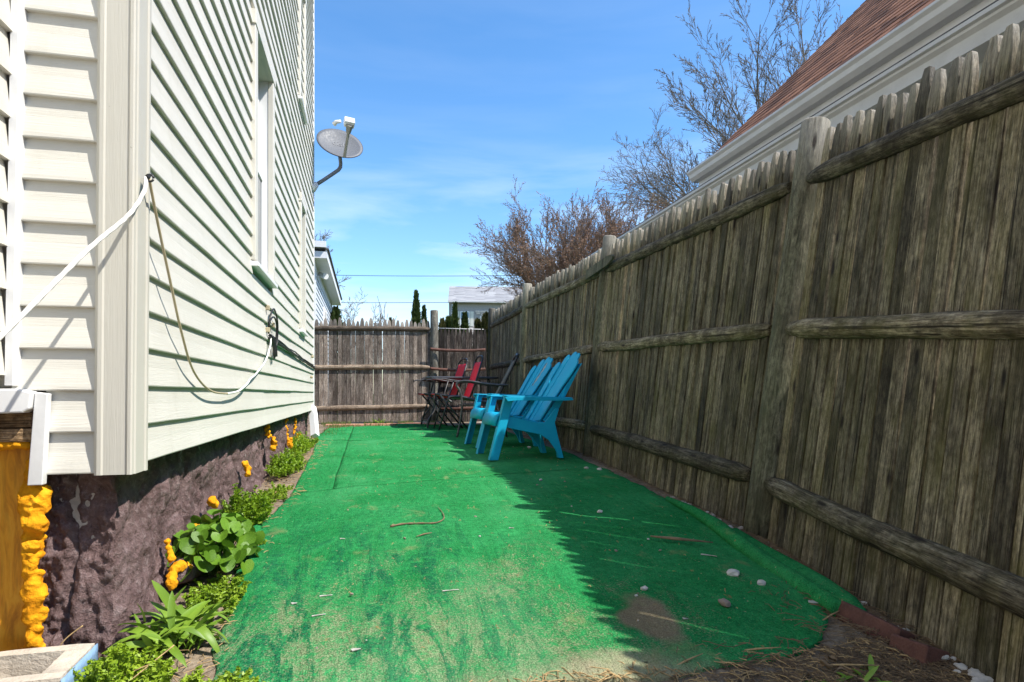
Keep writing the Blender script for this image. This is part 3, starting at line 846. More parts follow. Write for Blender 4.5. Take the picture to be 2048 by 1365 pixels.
tag(lf, 'lower dark stained picket fence piece in the far corner with rusty rails', 'fence')
lpk = [picket_mesh(1.60, 90 + i, .062, .018, .10, 'dark_fence') for i in range(6)]
x = 1.13
while x < 2.0:
    w_ = fq.uniform(.9, 1.08); x += .031 * w_
    m = Matrix.Translation((x - 1.5, 0, 0)) @ Matrix.Rotation(R(90 + fq.uniform(-3, 3)), 4, 'Z') @ Matrix.Diagonal((1, w_, fq.uniform(.985, 1.005), 1))
    place('picket', fq.choice(lpk), lf, M=m); x += .031 * w_ + fq.choice([.001, .002, .004])
for i, h in enumerate((.25, .90, 1.225)):
    place('rail', rail_mesh(.93, .024, 120 + i, 'x', 'rust_rail', False, .022), lf, M=Matrix.Translation((-.49, -.26 if i else -.012, h)))
mb = MB(); mb.tube([(-.36, 0, 1.60), (.46, 0, 1.60)], .005, 6); mb.build('top_wire', M['white'], lf)

# ------------------------------------------------------------------ carpet sheets
def carpet_h(x, y):
    h = .014 + .006 * nz(x * 2.3, y * 2.3, 1) + .004 * nz(x * 6, y * 6, 2)
    # shallow creases fanning out from the house side of the near sheet
    if y < 3.6:
        k = clamp((3.4 - y) / 1.6) * clamp((.55 - x) / .7)
        s = (x * .84 + y * .55) * 9 + 1.4 * nz(x * 2, y * 2, 6)
        h += k * .007 * (math.sin(s) + .5 * math.sin(2.3 * s + 1))
    return h
def sheet(name, y0f, y1f, x0f, x1f, nu, nv, label, lift=0, ragged=.02, seed=0):
    mb = MB()
    def P(u, v):
        # corner-blend of the four boundary functions
        y = lerp(y0f(lerp(x0f(1.5), x1f(1.5), u)), 0, 0)
        xa, xb = x0f, x1f
        yy = lerp(y0f(u), y1f(u), v)
        x = lerp(xa(yy), xb(yy), u)
        e = ragged
        if u == 0 : x += e * nz(yy * 7, seed, 3) + e * .5 * nz(yy * 23, seed, 4)
        if u == 1 : x += e * nz(yy * 7, seed, 13) + e * .5 * nz(yy * 23, seed, 14)
        if v in (0, 1): yy += e * .6 * nz(x * 7, seed, 23) + e * .3 * nz(x * 25, seed, 24)
        return x, yy
    idx = {}
    for j in range(nv):
        for i in range(nu):
            u, v = i / (nu - 1), j / (nv - 1)
            x, y = P(u, v); z = gz(x, y) + carpet_h(x, y) + lift
            edge = min(min(u, 1 - u) * 2.0, min(v, 1 - v) * (y1f(.5) - y0f(.5)))
            z -= .006 * clamp(1 - edge / .05)
            idx[i, j] = len(mb.v); mb.v.append((x, y, z))
    for j in range(nv - 1):
        for i in range(nu - 1):
            mb.f.append([idx[i, j], idx[i+1, j], idx[i+1, j+1], idx[i, j+1]]); mb.sm.append(True)
    ring = [(i, 0) for i in range(nu)] + [(nu-1, j) for j in range(1, nv)] + [(i, nv-1) for i in range(nu-2, -1, -1)] + [(0, j) for j in range(nv-2, 0, -1)]
    lo = []
    for k in ring:
        x, y, z = mb.v[idx[k]]; lo.append(len(mb.v)); mb.v.append((x, y, z - .010))
    n = len(ring)
    for a in range(n):
        b_ = (a + 1) % n
        mb.f.append([idx[ring[a]], lo[a], lo[b_], idx[ring[b_]]]); mb.sm.append(False)
    o = mb.build(name, M['carpet'], fix=False); tag(o, label, 'carpet', 'green outdoor carpet sheets'); return o
xl = lambda y: interp(y, [(1.40, -.36), (1.7, -.385), (2.2, -.44), (2.9, -.475), (3.6, -.42), (4.4, -.43), (5.5, -.46), (6.6, -.52), (7.4, -.565), (9.4, -.50)])
xr = lambda y: interp(y, [(1.38, 1.02), (1.50, 1.28), (1.62, 1.40), (1.75, 1.47), (2.1, 1.50), (2.6, 1.57), (3.4, 1.66), (4.9, 1.70), (9.5, 1.80)])
s1 = lambda u: lerp(3.68, 4.24, u)
s2 = lambda u: lerp(6.70, 7.0, u)
sheet('carpet_sheet', lambda u: interp(u, [(0, 1.58), (.25, 1.50), (.5, 1.44), (.75, 1.40), (1, 1.45)]), s1, xl, xr, 130, 130, 'large near sheet of dusty green carpet in the foreground', seed=1)
xm = lambda y: -.20 + .012 * nz(y * 1.3, 2)
xm2 = lambda y: -.1965 + .012 * nz(y * 1.3, 2)
tl = lambda x: (x + .45) / 2.1
sheet('carpet_sheet', lambda u: s1(.11 + .89 * u) + .013, s2, xm2, xr, 80, 90, 'middle green carpet sheet under the two blue chairs', seed=2, ragged=.003)
sheet('carpet_sheet', lambda u: s1(.11 * u) + .013, lambda u: s2(.12 * u), xl, xm, 26, 90, 'narrow green carpet strip beside the feathery weeds along the house', seed=3, ragged=.004)
sheet('carpet_sheet', lambda u: s2(.12 + .88 * u) + .014, lambda u: 9.22 + .10 * u, xm2, xr, 70, 70, 'far green carpet sheet under the patio table', seed=4, ragged=.003)
sheet('carpet_sheet', lambda u: s2(.12 * u) + .014, lambda u: 8.85 + .35 * u, xl, xm, 26, 70, 'far left green carpet piece lifting up near the downspout', seed=5, ragged=.004, lift=.006)
sheet('carpet_sheet', lambda u: 8.98 + .02 * u, lambda u: 9.36 - .02 * u, lambda y: .43, lambda y: 1.15, 30, 20, 'small loose green carpet scrap at the far edge by the table leg', seed=6, ragged=.01, lift=.016)
# rolled-up edge along the fence foot
mb = MB()
pts = [(1.60, 3.05), (1.575, 2.75), (1.53, 2.45), (1.49, 2.2), (1.475, 2.0), (1.465, 1.85), (1.455, 1.72), (1.44, 1.62)]
mb.tube([(x, y, gz(x, y) + .022 + .006 * math.sin(i)) for i, (x, y) in enumerate(pts)], [.014, .024, .031, .034, .034, .033, .032, .026], 12)
o = mb.build('carpet_roll', M['carpet']); tag(o, 'rolled edge of green carpet lying along the fence foot', 'carpet')
mb = MB()
pts = [(1.60, 2.42), (1.565, 2.2), (1.555, 2.0), (1.55, 1.85), (1.53, 1.70), (1.50, 1.60)]
mb.tube([(x, y, gz(x, y) + .012) for x, y in pts], [.02, .036, .044, .046, .044, .03], 12, flat=.55)
o = mb.build('carpet_fold', M['carpet']); tag(o, 'flattened outer fold of green carpet against the nearest pickets', 'carpet')
mb = MB()
mb.tube([(-.42, 2.42, gz(-.42, 2.42) + .02), (-.455, 2.62, gz(-.455, 2.62) + .022), (-.47, 2.82, gz(-.47, 2.82) + .02), (-.478, 2.95, gz(-.478, 2.95) + .012)], [.012, .024, .024, .012], 10, flat=.8)
o = mb.build('carpet_offcut', M['carpet']); tag(o, 'short curled green carpet offcut below the heart leaved plant', 'carpet')
# terracotta pavers along the back fence
pth = empty('paver_path', (.3, 9.7, gz0(9.7))); tag(pth, kind='structure')
pq = random.Random(3); x = -.62
while x < 1.2:
    L = .30 + pq.uniform(-.02, .02)
    mb = MB(); mb.box((-L/2, -.12, -.03), (L/2, .12, .012)); o = mb.build('paver', M['paver'], pth, .006)
    o.location = (x + L/2 - .3, .02 + .03 * (x) + pq.uniform(-.015, .015), .008 + pq.uniform(-.004, .004)); o.rotation_euler = (R(pq.uniform(-1, 1)), R(pq.uniform(-1, 1)), R(pq.uniform(-3, 3) + 2)); x += L + .006

# ------------------------------------------------------------------ neighbour's house beyond the fence
nh = empty('neighbor_house', (5.5, 1.0, -.5))
tag(nh, 'house with brown shingle roof and white gutters rising behind the fence', 'house')
NO = Vector(nh.location)
def nb(mb, name, mat, parent=nh, bevel=0):
    mb.v = [tuple(Vector(p) - NO) for p in mb.v]; return mb.build(name, mat, parent, bevel)
YE = 5.98                                        # far gable end
EX, EZ = 3.50, 2.42                              # eave edge
mb = MB(); mb.box((3.82, -6, -.5), (8.6, YE - .10, 2.6)); nb(mb, 'wall', M['ngrey'])
RW = 3.3
roof = nb(MB().prism([(EX + .02, EZ - .01), (EX + RW, EZ + RW), (EX + 2*RW, EZ), (EX + 2*RW, EZ - .1), (EX + RW, EZ + RW - .16), (EX + .10, EZ - .09)], 'y', -6.2, YE - .02), 'roof', M['shingle'])
# shingle courses, each a strip lapped over the one below
n_c = 33
for i in range(n_c):
    a = i * .10; b_ = a + .135
    mb = MB(); ysn = [-6.2 + k * (YE + 6.2) / 60 for k in range(61)]
    for y in ysn:
        jag = .004 * (1 if (int(y * 6 + i * 2.7) % 2) else -1) * (.5 + .5 * nz(y * 3, i))
        t = .012
        mb.v += [(EX + a + .003 + jag, y, EZ + a + .003 + jag + t * 1.2), (EX + b_, y, EZ + b_ + .003), (EX + a + jag + .006, y, EZ + a + jag - .002)]
    for k in range(60):
        o_ = k * 3
        mb.f += [[o_, o_+1, o_+4, o_+3], [o_+2, o_, o_+3, o_+5]]; mb.sm += [False, False]
    mb.v = [(x, y, z + .002) for x, y, z in mb.v]
    nb(mb, 'shingle_course', M['shingle'], nh)
# eave: gutter with rolled lip, fascia and soffit
gut = [(EX - .10, EZ - .005), (EX - .118, EZ - .012), (EX - .118, EZ - .030), (EX - .095, EZ - .050), (EX - .085, EZ - .085), (EX - .05, EZ - .115), (EX + .01, EZ - .118), (EX + .01, EZ - .005), (EX - .004, EZ - .005), (EX - .004, EZ - .10), (EX - .045, EZ - .10), (EX - .074, EZ - .075), (EX - .082, EZ - .04), (EX - .100, EZ - .022)]
nb(MB().prism(gut, 'y', -6.2, YE + .03), 'gutter', M['gutter'])
nb(MB().box((EX + .012, -6.2, EZ - .20), (EX + .035, YE, EZ - .06)), 'fascia', M['gutter'])
nb(MB().box((EX + .04, -6.2, EZ - .200), (3.83, YE - .02, EZ - .185)), 'soffit', M['soffit'])
nb(MB().prism([(EX + .04, EZ - .20), (EX + .06, EZ + .0), (EX + RW, EZ + RW - .06), (EX + RW, EZ + RW - .26), (EX + .34, EZ - .20)], 'y', YE - .02, YE + .02), 'rake_board', M['gutter'])
# low wing with its own white cornice, in front of the main wall
WX, WZ = 3.03, 1.93
nb(MB().box((WX + .16, -5.5, -.5), (3.819, 8.3, WZ - .10)), 'wing_wall', M['ngrey'])
nb(MB().prism([(WX + .005, WZ + .022), (3.83, WZ + .22), (3.83, WZ + .12), (WX + .03, WZ - .02)], 'y', -5.55, 8.36), 'wing_roof', M['dark_shingle'])
nb(MB().prism([(WX, WZ), (WX - .025, WZ - .006), (WX - .025, WZ - .028), (WX - .004, WZ - .035), (WX - .004, WZ - .05), (WX + .02, WZ - .07), (WX + .02, WZ - .145), (WX + .155, WZ - .160), (WX + .155, WZ - .02)], 'y', -5.5, 8.33), 'cornice', M['cornice'])
for i in range(17):
    nb(MB().prism([(WX + .160, -.45 + i * .13), (WX + .146, -.45 + i * .13), (WX + .158, -.32 + i * .13), (WX + .160, -.32 + i * .13)], 'y', -5.5, 8.30), 'siding_plank', M['ngrey'])

# ------------------------------------------------------------------ pale grey house beyond the back fence
gh = empty('grey_house', (-3.5, 17, -.48))
tag(gh, 'pale grey clapboard house with white eaves beyond the back fence', 'house')
GO = Vector(gh.location)
def gb(mb, name, mat, parent=gh, bevel=0):
    off = GO if parent is gh else GO + Vector(parent.location)
    mb.v = [tuple(Vector(p) - off) for p in mb.v]; return mb.build(name, mat, parent, bevel)
gx, gy0, gy1, gzE = -1.17, 14.4, 21.2, 3.02
gb(MB().box((-6.5, gy0, -.48), (gx, gy1, gzE)), 'wall', M['blue_grey'])
for i in range(26):
    z = -.4 + i * .125
    gb(MB().prism([(gx, z), (gx + .020, z), (gx + .003, z + .125), (gx, z + .125)], 'y', gy0 + .16, gy1 - .12), 'clapboard', M['blue_grey'])
gb(MB().box((gx - .1, gy0 - .02, -.48), (gx + .03, gy0 + .17, gzE)), 'corner_board', M['white_fascia'])
gb(MB().box((gx - .1, gy1 - .13, -.48), (gx + .03, gy1 + .02, gzE)), 'corner_board', M['white_fascia'])
gb(MB().box((gx - .02, gy0 - .30, gzE - .02), (gx + .26, gy1 + .3, gzE + .03)), 'soffit', M['white_fascia'])
gb(MB().box((gx + .262, gy0 - .32, gzE - .02), (gx + .30, gy1 + .32, gzE + .17)), 'fascia', M['white_fascia'])
gb(MB().box((-6.5, gy0 - .34, gzE - .02), (gx + .30, gy0 - .30, gzE + .13)), 'front_fascia', M['white_fascia'])
gb(MB().prism([(gx + .34, gzE + .172), (gx + .34, gzE + .20), (-3.9, gzE + .70), (-6.6, gzE + .20), (-6.6, gzE + .172)], 'y', gy0 - .36, gy1 + .34), 'roof', M['dark_shingle'])
gb(MB().box((-6.6, gy0 - .42, gzE + .205), (gx + .28, gy0 - .3, gzE + .34)), 'roof_edge', M['white_fascia'])
for yy in (17.2, 17.95):
    gb(MB().box((gx + .004, yy - .10, .4), (gx + .045, yy + .10, 2.35)), 'window_casing', M['white'])
gb(MB().box((gx + .004, 17.30, .5), (gx + .028, 17.85, 2.28)), 'window', M['glass'])
gb(MB().tube([(gx + .03, 15.4, gzE - .12), (gx + .13, 15.36, gzE - .17), (gx + .20, 15.25, gzE - .20)], [.05, .06, .075], 10), 'floodlight', M['white'])

# ------------------------------------------------------------------ far house with grey roof
fhp = Vector((8.6, 48.6, -.4))
fh = empty('far_house', fhp, R(-10))
tag(fh, 'distant house with light grey roof and pale stone wall over the low fence', 'house')
W0, W1, ZE, ZR = -2.2, 10.5, 7.75, 9.45
mb = MB(); mb.box((W0, .0, -1), (W1, 8, ZE)); mb.build('wall', M['taupe'], fh)
mb = MB(); mb.prism([(-.35, ZE - .02), (-.35, ZE + .06), (2.4, ZR + .05), (4.5, ZE - 1.6), (4.5, ZE - 1.9), (2.4, ZR - .15)], 'x', W0 - .1, W1); mb.build('roof', M['grey_shingle'], fh)
mb = MB(); mb.prism([(0, ZE - .02), (2.4, ZR - .1), (6, ZE - 1.5), (6, 0), (0, 0)], 'x', W0 - .04, W0 - .005); mb.build('gable_wall', M['taupe'], fh)
mb = MB(); mb.box((W0 - .1, -.42, ZE - .04), (W1, -.34, ZE + .06)); mb.build('gutter', M['gutter'], fh)
mb = MB(); mb.tube([(W0 + .25, -.05, ZE - .1), (W0 + .25, -.05, 0)], .07, 6); mb.build('downspout', M['white'], fh)
fqr = random.Random(31)
for r_ in range(22):                              # ledgestone blocks, only the part of the wall in view
    z = ZE - .75 - r_ * .15
    x = -1.9 + fqr.uniform(-.2, .2)
    while x < 6.5:
        L = fqr.uniform(.3, .65)
        if not (z > ZE - 2.1 and -1.9 - L < x < -.2):
            mb = MB(); mb.box((0, 0, 0), (L - .03, .06, .125)); o = place('stone', mb.mesh('stone', None), fh, loc=(x, -.055 - fqr.uniform(0, .02), z))
            o.data.materials.append(M['ledge%d' % fqr.randint(0, 2)] if ('ledge0' in M) else M['taupe'])
        x += L
for wx in (-.95, 5.9):
    fw = empty('window', (wx, -.06, ZE - 1.3), 0, fh)
    mb = MB(); w, h, t = .38, .60, .07
    for a, b_, c_, d_ in ((-w, w, -h, -h + t), (-w, w, h - t, h), (-w, -w + t, -h + t, h - t), (w - t, w, -h + t, h - t), (-w + t, w - t, -.03, .03)): mb.box((a, -.03, c_), (b_, .05, d_))
    mb.build('frame', M['white'], fw)
    for s_ in (-1, 1):
        mb = MB(); mb.box((-w + t, 0, min(s_ * .04, s_ * (h - t))), (w - t, .02, max(s_ * .04, s_ * (h - t)))); mb.build('pane', M['farglass'], fw)
    for s_ in (-1, 1):
        if wx < 1:
            mb = MB(); mb.box((s_ * (w + .05), -.02, -h), (s_ * (w + .33), .04, h)); mb.build('shutter', M['cream'], fh, loc=(wx, -.06, ZE - 1.3))

# ------------------------------------------------------------------ bare trees
def grow(mb, buds, p, d, L, r_, lev, q, P):
    n = max(3, int(L / P['seg']))
    pts = [p.copy()]; rr = [r_]
    cur = p.copy(); dd = d.copy()
    kids = []
    for i in range(1, n + 1):
        dd = (dd + Vector((q.gauss(0, P['wob']), q.gauss(0, P['wob']), q.gauss(0, P['wob']) + P['up']))).normalized()
        cur = cur + dd * (L / n); t = i / n
        pts.append(cur.copy()); rr.append(max(P['rmin'], r_ * (1 - P['tap'] * t)))
        if lev < P['lev'] and t > P['first'][min(lev, len(P['first'])-1)]:
            kids.append((cur.copy(), dd.copy(), t, rr[-1]))
    mb.tube(pts, rr, 6 if lev == 0 else (5 if lev == 1 else (4 if lev == 2 else 3)), cap=False, smooth=True)
    if lev >= P['budlev']:
        for i in range(1, len(pts)):
            if q.random() < P['bud']: buds.append(pts[i] + Vector((q.gauss(0, .012), q.gauss(0, .012), q.gauss(0, .012))))
    if lev >= P['lev']: return
    nk = P['kids'][lev]
    for j in range(nk):
        c, cd, t, cr = kids[min(len(kids) - 1, int((j + q.random()) / nk * len(kids)))]
        ax = Vector((q.gauss(0, 1), q.gauss(0, 1), q.gauss(0, 1))); ax = (ax - cd * ax.dot(cd)).normalized()
        ang = R(q.uniform(*P['ang']))
        nd = (cd * math.cos(ang) + ax * math.sin(ang)).normalized()
        grow(mb, buds, c, nd, L * q.uniform(*P['len']) * (1 - .35 * t), max(P['rmin'], cr * q.uniform(.5, .7)), lev + 1, q, P)
def tree(name, base, stems, P, seed, bark, label, cat, grp, budmat=None, bs=.02):
    q = random.Random(seed); root = empty(name, base); tag(root, label, cat, grp)
    tr = MB(); cr = MB(); buds = []
    for (d, L, r_, off) in stems:
        # first-level stem goes to the trunk mesh, everything finer to the crown
        grow(cr, buds, Vector(off), Vector(d).normalized(), L, r_, 0, q, P)
    tr.tube([(0, 0, -.1), (0, 0, .15), Vector(stems[0][3]) + Vector((0, 0, .1))], [stems[0][2] * 1.9, stems[0][2] * 1.5, stems[0][2]], 8)
    tr.build('trunk', bark, root); o = cr.build('crown', bark, root, fix=False)
    if buds and budmat:
        bm_ = MB()
        for b_ in buds:
            a = Vector((q.gauss(0, 1), q.gauss(0, 1), q.gauss(0, 1))).normalized() * bs; c = a.cross(Vector((q.gauss(0, 1), q.gauss(0, 1), q.gauss(0, 1)))).normalized() * bs * .6
            bm_.add([b_ - a, b_ + c, b_ + a, b_ - c], [(0, 1, 2, 3)])
        bm_.build('buds', budmat, root, fix=False)
    return root
def at(u, d, z=0.0):                              # right/forward in metres turned into the yard's axes
    th = R(13.36); r_ = u * d
    return Vector((r_ * math.cos(th) + d * math.sin(th), -r_ * math.sin(th) + d * math.cos(th), z))
# dense reddish shrub tree just past the fence corner
P1 = dict(seg=.14, wob=.085, up=.02, tap=.8, rmin=.0032, lev=3, first=[.22, .18, .15], kids=[14, 9, 6], ang=(14, 40), len=(.36, .58), budlev=1, bud=.9)
st = []
q = random.Random(4)
for i in range(30):
    a = R(i * 137.5 + q.uniform(-20, 20)); sp = .05 + .85 * math.sqrt((i + .5) / 30)
    st.append(((math.cos(a) * sp, math.sin(a) * sp, 1.0), q.uniform(2.7, 3.2) * (1.05 - .16 * sp), q.uniform(.022, .034), (math.cos(a) * .1, math.sin(a) * .1, 1.6)))
b0 = at(.108, 15.2, -.48); tree('budding_tree', b0, st, P1, 9, M['bark_dark'], 'dense reddish brown budding tree above the far fence section', 'tree', 'bare spring trees', M['bud'], .0165)
# tall tree behind the brown roof
P2 = dict(seg=.26, wob=.045, up=.02, tap=.80, rmin=.0050, lev=4, first=[.20, .2, .2, .2], kids=[12, 8, 5, 3], ang=(14, 36), len=(.30, .50), budlev=2, bud=.30)
st = [((.12, .1, 1), 7.0, .085, (0, 0, 5.2)), ((-.45, .0, 1), 6.2, .065, (0, 0, 5.4)), ((.55, .1, 1), 6.2, .06, (0, 0, 5.2)), ((-.95, .1, 1.0), 5.2, .058, (0, 0, 5.2)), ((.15, -.4, 1), 6.5, .055, (.1, 0, 5.3)), ((-.22, .3, 1), 6.6, .05, (.1, 0, 5.4)), ((-1.25, -.2, .80), 4.8, .05, (0, 0, 5.0)), ((-1.5, .2, .45), 3.6, .045, (0, 0, 5.0)), ((.9, -.3, .9), 4.5, .045, (0, 0, 5.2))]
tree('tall_bare_tree', at(.465, 18.5, -.48), st, P2, 12, M['bark'], 'tall bare tree reaching the top of the picture behind the brown roof', 'tree', 'bare spring trees', M['bark_dark'], .015)
P3 = dict(seg=.20, wob=.09, up=-.012, tap=.82, rmin=.0042, lev=3, first=[.18, .15, .15], kids=[12, 7, 6], ang=(18, 55), len=(.38, .62), budlev=2, bud=.25)
st = [((-1.1, 0, .50), 3.0, .055, (0, 0, 4.9)), ((-.9, .2, .85), 3.0, .045, (0, 0, 5.0)), ((-.3, .3, 1.0), 2.8, .05, (0, 0, 5.0)), ((.5, 0, 1), 2.6, .05, (0, 0, 5.0)), ((-1.2, -.2, .15), 2.8, .045, (0, 0, 4.8)), ((-.6, -.2, .6), 2.6, .045, (0, 0, 4.9))]
tree('arching_bare_tree', at(.330, 17.0, -.48), st, P3, 15, M['bark'], 'low arching bare tree between the budding tree and the white eave', 'tree', 'bare spring trees', M['bark_dark'], .013)
P4 = dict(seg=.25, wob=.08, up=.02, tap=.8, rmin=.006, lev=3, first=[.3, .2, .2], kids=[7, 6, 5], ang=(20, 52), len=(.38, .62), budlev=9, bud=0)
st = [((.35, 0, 1), 2.0, .04, (0, 0, 1.9)), ((.9, 0, .8), 1.8, .035, (0, 0, 1.9)), ((-.3, .2, 1), 1.7, .035, (0, 0, 1.9)), ((.8, .2, .35), 1.7, .03, (0, 0, 2.2))]
tree('small_bare_tree', at(-.282, 24, -.48), st, P4, 18, M['bark'], 'small bare tree to the right of the pale grey house', 'tree', 'bare spring trees')
st = [((.6, 0, 1), 1.9, .04, (0, 0, 5.2)), ((.1, .2, 1), 2.2, .04, (0, 0, 5.2)), ((1, 0, .45), 1.5, .03, (0, 0, 5.2))]
tree('roofline_bare_tree', at(-.340, 27, -.48), st, P4, 22, M['bark'], 'bare twigs showing above the roof of the pale grey house', 'tree', 'bare spring trees')
for u, h, lab in ((-.2185, 3.75, 'thin upright bare sapling above the back fence, nearer the grey house'), (-.207, 3.70, 'thin upright bare sapling above the back fence, nearer the tall evergreen')):
    tree('bare_sapling', at(u, 30, -.48), [((0, 0, 1), h, .035, (0, 0, .9)), ((.12, 0, 1), h * .8, .02, (0, 0, .9)), ((-.14, .1, 1), h * .75, .02, (0, 0, .9))], dict(P4, lev=1, kids=[10, 0], up=.05, ang=(10, 28), len=(.16, .3), rmin=.012, wob=.03), int(h * 100), M['bark'], lab, 'tree', 'bare saplings beyond the back fence')
# evergreens: many small scale-leaf sprays through the volume
def evergreen(base, h, w, seed, label, mat='cedar', pw=.75, n=2600, name='arborvitae', low=.0):
    q = random.Random(seed); root = empty(name, base); tag(root, label, 'evergreen', 'evergreens beyond the back fence')
    mb = MB(); mb.tube([(0, 0, -.05), (0, 0, h * .5), (0, 0, h * .93)], [.06, .04, .008], 6); mb.build('trunk', M['bark'], root)
    mb = MB()
    for i in range(n):
        t = q.random() ** 1.15; z = h * (.03 + .97 * t)
        a = q.uniform(0, 2 * math.pi)
        prof = min(1, (1 - t) ** pw * 1.15) * (1 - .5 * low * (1 - t) ** 6)
        lob = 1 + .28 * nz(math.cos(a) * 1.6 + seed, math.sin(a) * 1.6, z * 1.9) + .10 * nz(a * 3, z * 5, seed)
        rad = w * prof * lob * (1 - .55 * q.random() ** 2.2)
        c = Vector((math.cos(a) * rad, math.sin(a) * rad, z))
        d = Vector((math.cos(a) * .5, math.sin(a) * .5, q.uniform(.5, 1.3))).normalized()
        s = q.uniform(.05, .11) * (h / 3) ** .3
        sd = d.cross(Vector((q.gauss(0, 1), q.gauss(0, 1), q.gauss(0, 1)))).normalized() * s * .45
        d = d * s
        mb.add([c - d * .6, c + sd, c + d * 1.2, c - sd], [(0, 1, 2, 3)])
    mb.build('crown', M[mat], root, fix=False); return root
evergreen(at(-.1575, 21, -.48), 3.98, .24, 1, 'tall narrow evergreen standing alone above the back fence', pw=.62, n=3400)
evergreen(at(-.1445, 21.5, -.48), 3.55, .17, 2, 'slim evergreen just right of the tall lone one', pw=.6)
evergreen(at(-.1995, 22, -.48), 3.18, .22, 3, 'evergreen tip peeking over the middle of the back fence', 'cedar_brown')
evergreen(at(-.289, 19.5, -.48), 3.22, .42, 4, 'dark evergreen against the end of the pale grey house', pw=.5)
evergreen(at(-.1145, 18, -.48), 2.66, .16, 5, 'short evergreen at the start of the row before the stone house', 'cedar_brown', pw=.45)
evergreen(at(-.1040, 18.3, -.48), 2.76, .17, 6, 'second evergreen of the row before the stone house', pw=.45)
evergreen(at(-.0937, 18, -.48), 3.12, .16, 7, 'pointed tallest evergreen of the row before the stone house', pw=.62, n=3200)
evergreen(at(-.0775, 18.2, -.48), 2.86, .18, 8, 'evergreen of the row below the stone house window', pw=.55, n=3200)
evergreen(at(-.0560, 17.6, -.48), 2.60, .17, 9, 'rounded browned evergreen beside the fence corner', 'cedar_brown', pw=.4)
evergreen(at(-.0420, 17.4, -.48), 2.74, .24, 10, 'broad browned evergreen partly behind the fence corner', 'cedar_brown', pw=.4, n=3200)
# overhead wires
for (za, zb, d, sag, lab) in ((5.2, 5.25, 26.5, .10, 'upper power line crossing the sky above the back fence'), (3.90, 4.0, 26, .05, 'lower power line crossing just above the evergreens')):
    mb = MB(); a, b_ = at(-.36, d), at(.16, d)
    mb.tube([(lerp(a.x, b_.x, t), lerp(a.y, b_.y, t), lerp(za, zb, t) - sag * 4 * t * (1 - t)) for t in [i / 24 for i in range(25)]], .011, 5)
    tag(mb.build('power_line', M['cable']), lab, 'wire', 'overhead power lines')

# ------------------------------------------------------------------ satellite dish
sd = empty('satellite_dish', (XW + .012, 7.10, 2.26)); tag(sd, 'grey satellite dish on a bent arm at the far house corner', 'satellite dish')
SO = Vector(sd.location)
dn = Vector((.20, -.83, .52)).normalized()
dr = Vector((1, .12, 0)); dr = (dr - dn * dr.dot(dn)).normalized(); du = dn.cross(dr).normalized()
if du.z < 0: du = -du
dr = du.cross(dn).normalized()
dc = Vector((-.296, 7.05, 2.80)) - SO
RD = .247
def dp(x, y, z): return dc + dr * x + du * y + dn * z
mb = MB(); nr, na = 8, 40
mb.v.append(tuple(dp(0, 0, -.045)))
for i in range(1, nr + 1):
    for k in range(na):
        a = 2 * math.pi * k / na; rr = RD * i / nr; mb.v.append(tuple(dp(math.cos(a) * rr, math.sin(a) * rr * .92, -.045 + .045 * (i / nr) ** 2)))
for k in range(na): mb.f.append([0, 1 + k, 1 + (k+1) % na]); mb.sm.append(True)
for i in range(1, nr):
    for k in range(na):
        a, b_ = 1 + (i-1)*na + k, 1 + (i-1)*na + (k+1) % na; mb.f.append([a, a + na, b_ + na, b_]); mb.sm.append(True)
o = mb.build('reflector', M['dish'], sd); md = o.modifiers.new('s', 'SOLIDIFY'); md.thickness = .004
mb = MB(); mb.tube([dp(math.cos(2*math.pi*k/40) * (RD + .002), math.sin(2*math.pi*k/40) * (RD + .002) * .92, -.006) for k in range(41)], .0065, 6, False); mb.build('rim', M['dish_dark'], sd)
fc = bpy.data.curves.new('dish_lettering', 'FONT'); fc.body = 'dish'; fc.size = .10; fc.align_x = 'CENTER'; fc.align_y = 'CENTER'; fc.extrude = .0006
tmp = bpy.data.objects.new('tmp', fc); col.objects.link(tmp); bpy.context.view_layer.update()
tme = bpy.data.meshes.new_from_object(tmp.evaluated_get(bpy.context.evaluated_depsgraph_get())); bpy.data.objects.remove(tmp)
tme.materials.clear(); tme.materials.append(M['dish_print'])
for v in tme.vertices:
    x, y = v.co.x, v.co.y + .03; v.co = dp(x, y, -.045 + .045 * ((x*x + (y/.92)**2) / RD**2) + .0028 + v.co.z)
place('lettering', tme, sd)
mb = MB(); mb.tube([(.0, .0, .05), (.10, .005, .125), (.20, .01, .205), (.262, .012, .255), (.285, .012, .29), (.288, .015, .335), dp(0, -.16, -.055)], [.021, .021, .021, .021, .021, .021, .021], 10); mb.build('mast', M['dish_arm'], sd)
mb = MB(); mb.tube([(-.014, -.01, .0), (.010, -.005, .055), (.035, 0, .075)], [.035, .04, .03], 12); mb.box((-.022, -.05, -.06), (-.006, .05, .09)); mb.build('wall_mount', M['lnb'], sd)
mb = MB(); mb.box((-.04, -.03, -.012), (.04, .03, -.001), Matrix(((dr.x, du.x, dn.x, dp(0,-.15,-.035).x), (dr.y, du.y, dn.y, dp(0,-.15,-.035).y), (dr.z, du.z, dn.z, dp(0,-.15,-.035).z), (0,0,0,1)))); mb.build('back_bracket', M['dish_dark'], sd)
la, lb = dp(.035, -.235, .005), dp(.035, -.155, .30)
mb = MB(); mb.tube([la, lerp(la, lb, .5), lb], [.017, .015, .015], 4, smooth=False); mb.build('feed_arm', M['lnb_arm'], sd)
mb = MB(); mb.tube([lerp(la, lb, .86), lerp(la, lb, 1.15)], [.022, .042], 4, smooth=False); mb.build('arm_head', M['lnb_arm'], sd)
lnb = dp(.035, -.10, .345)
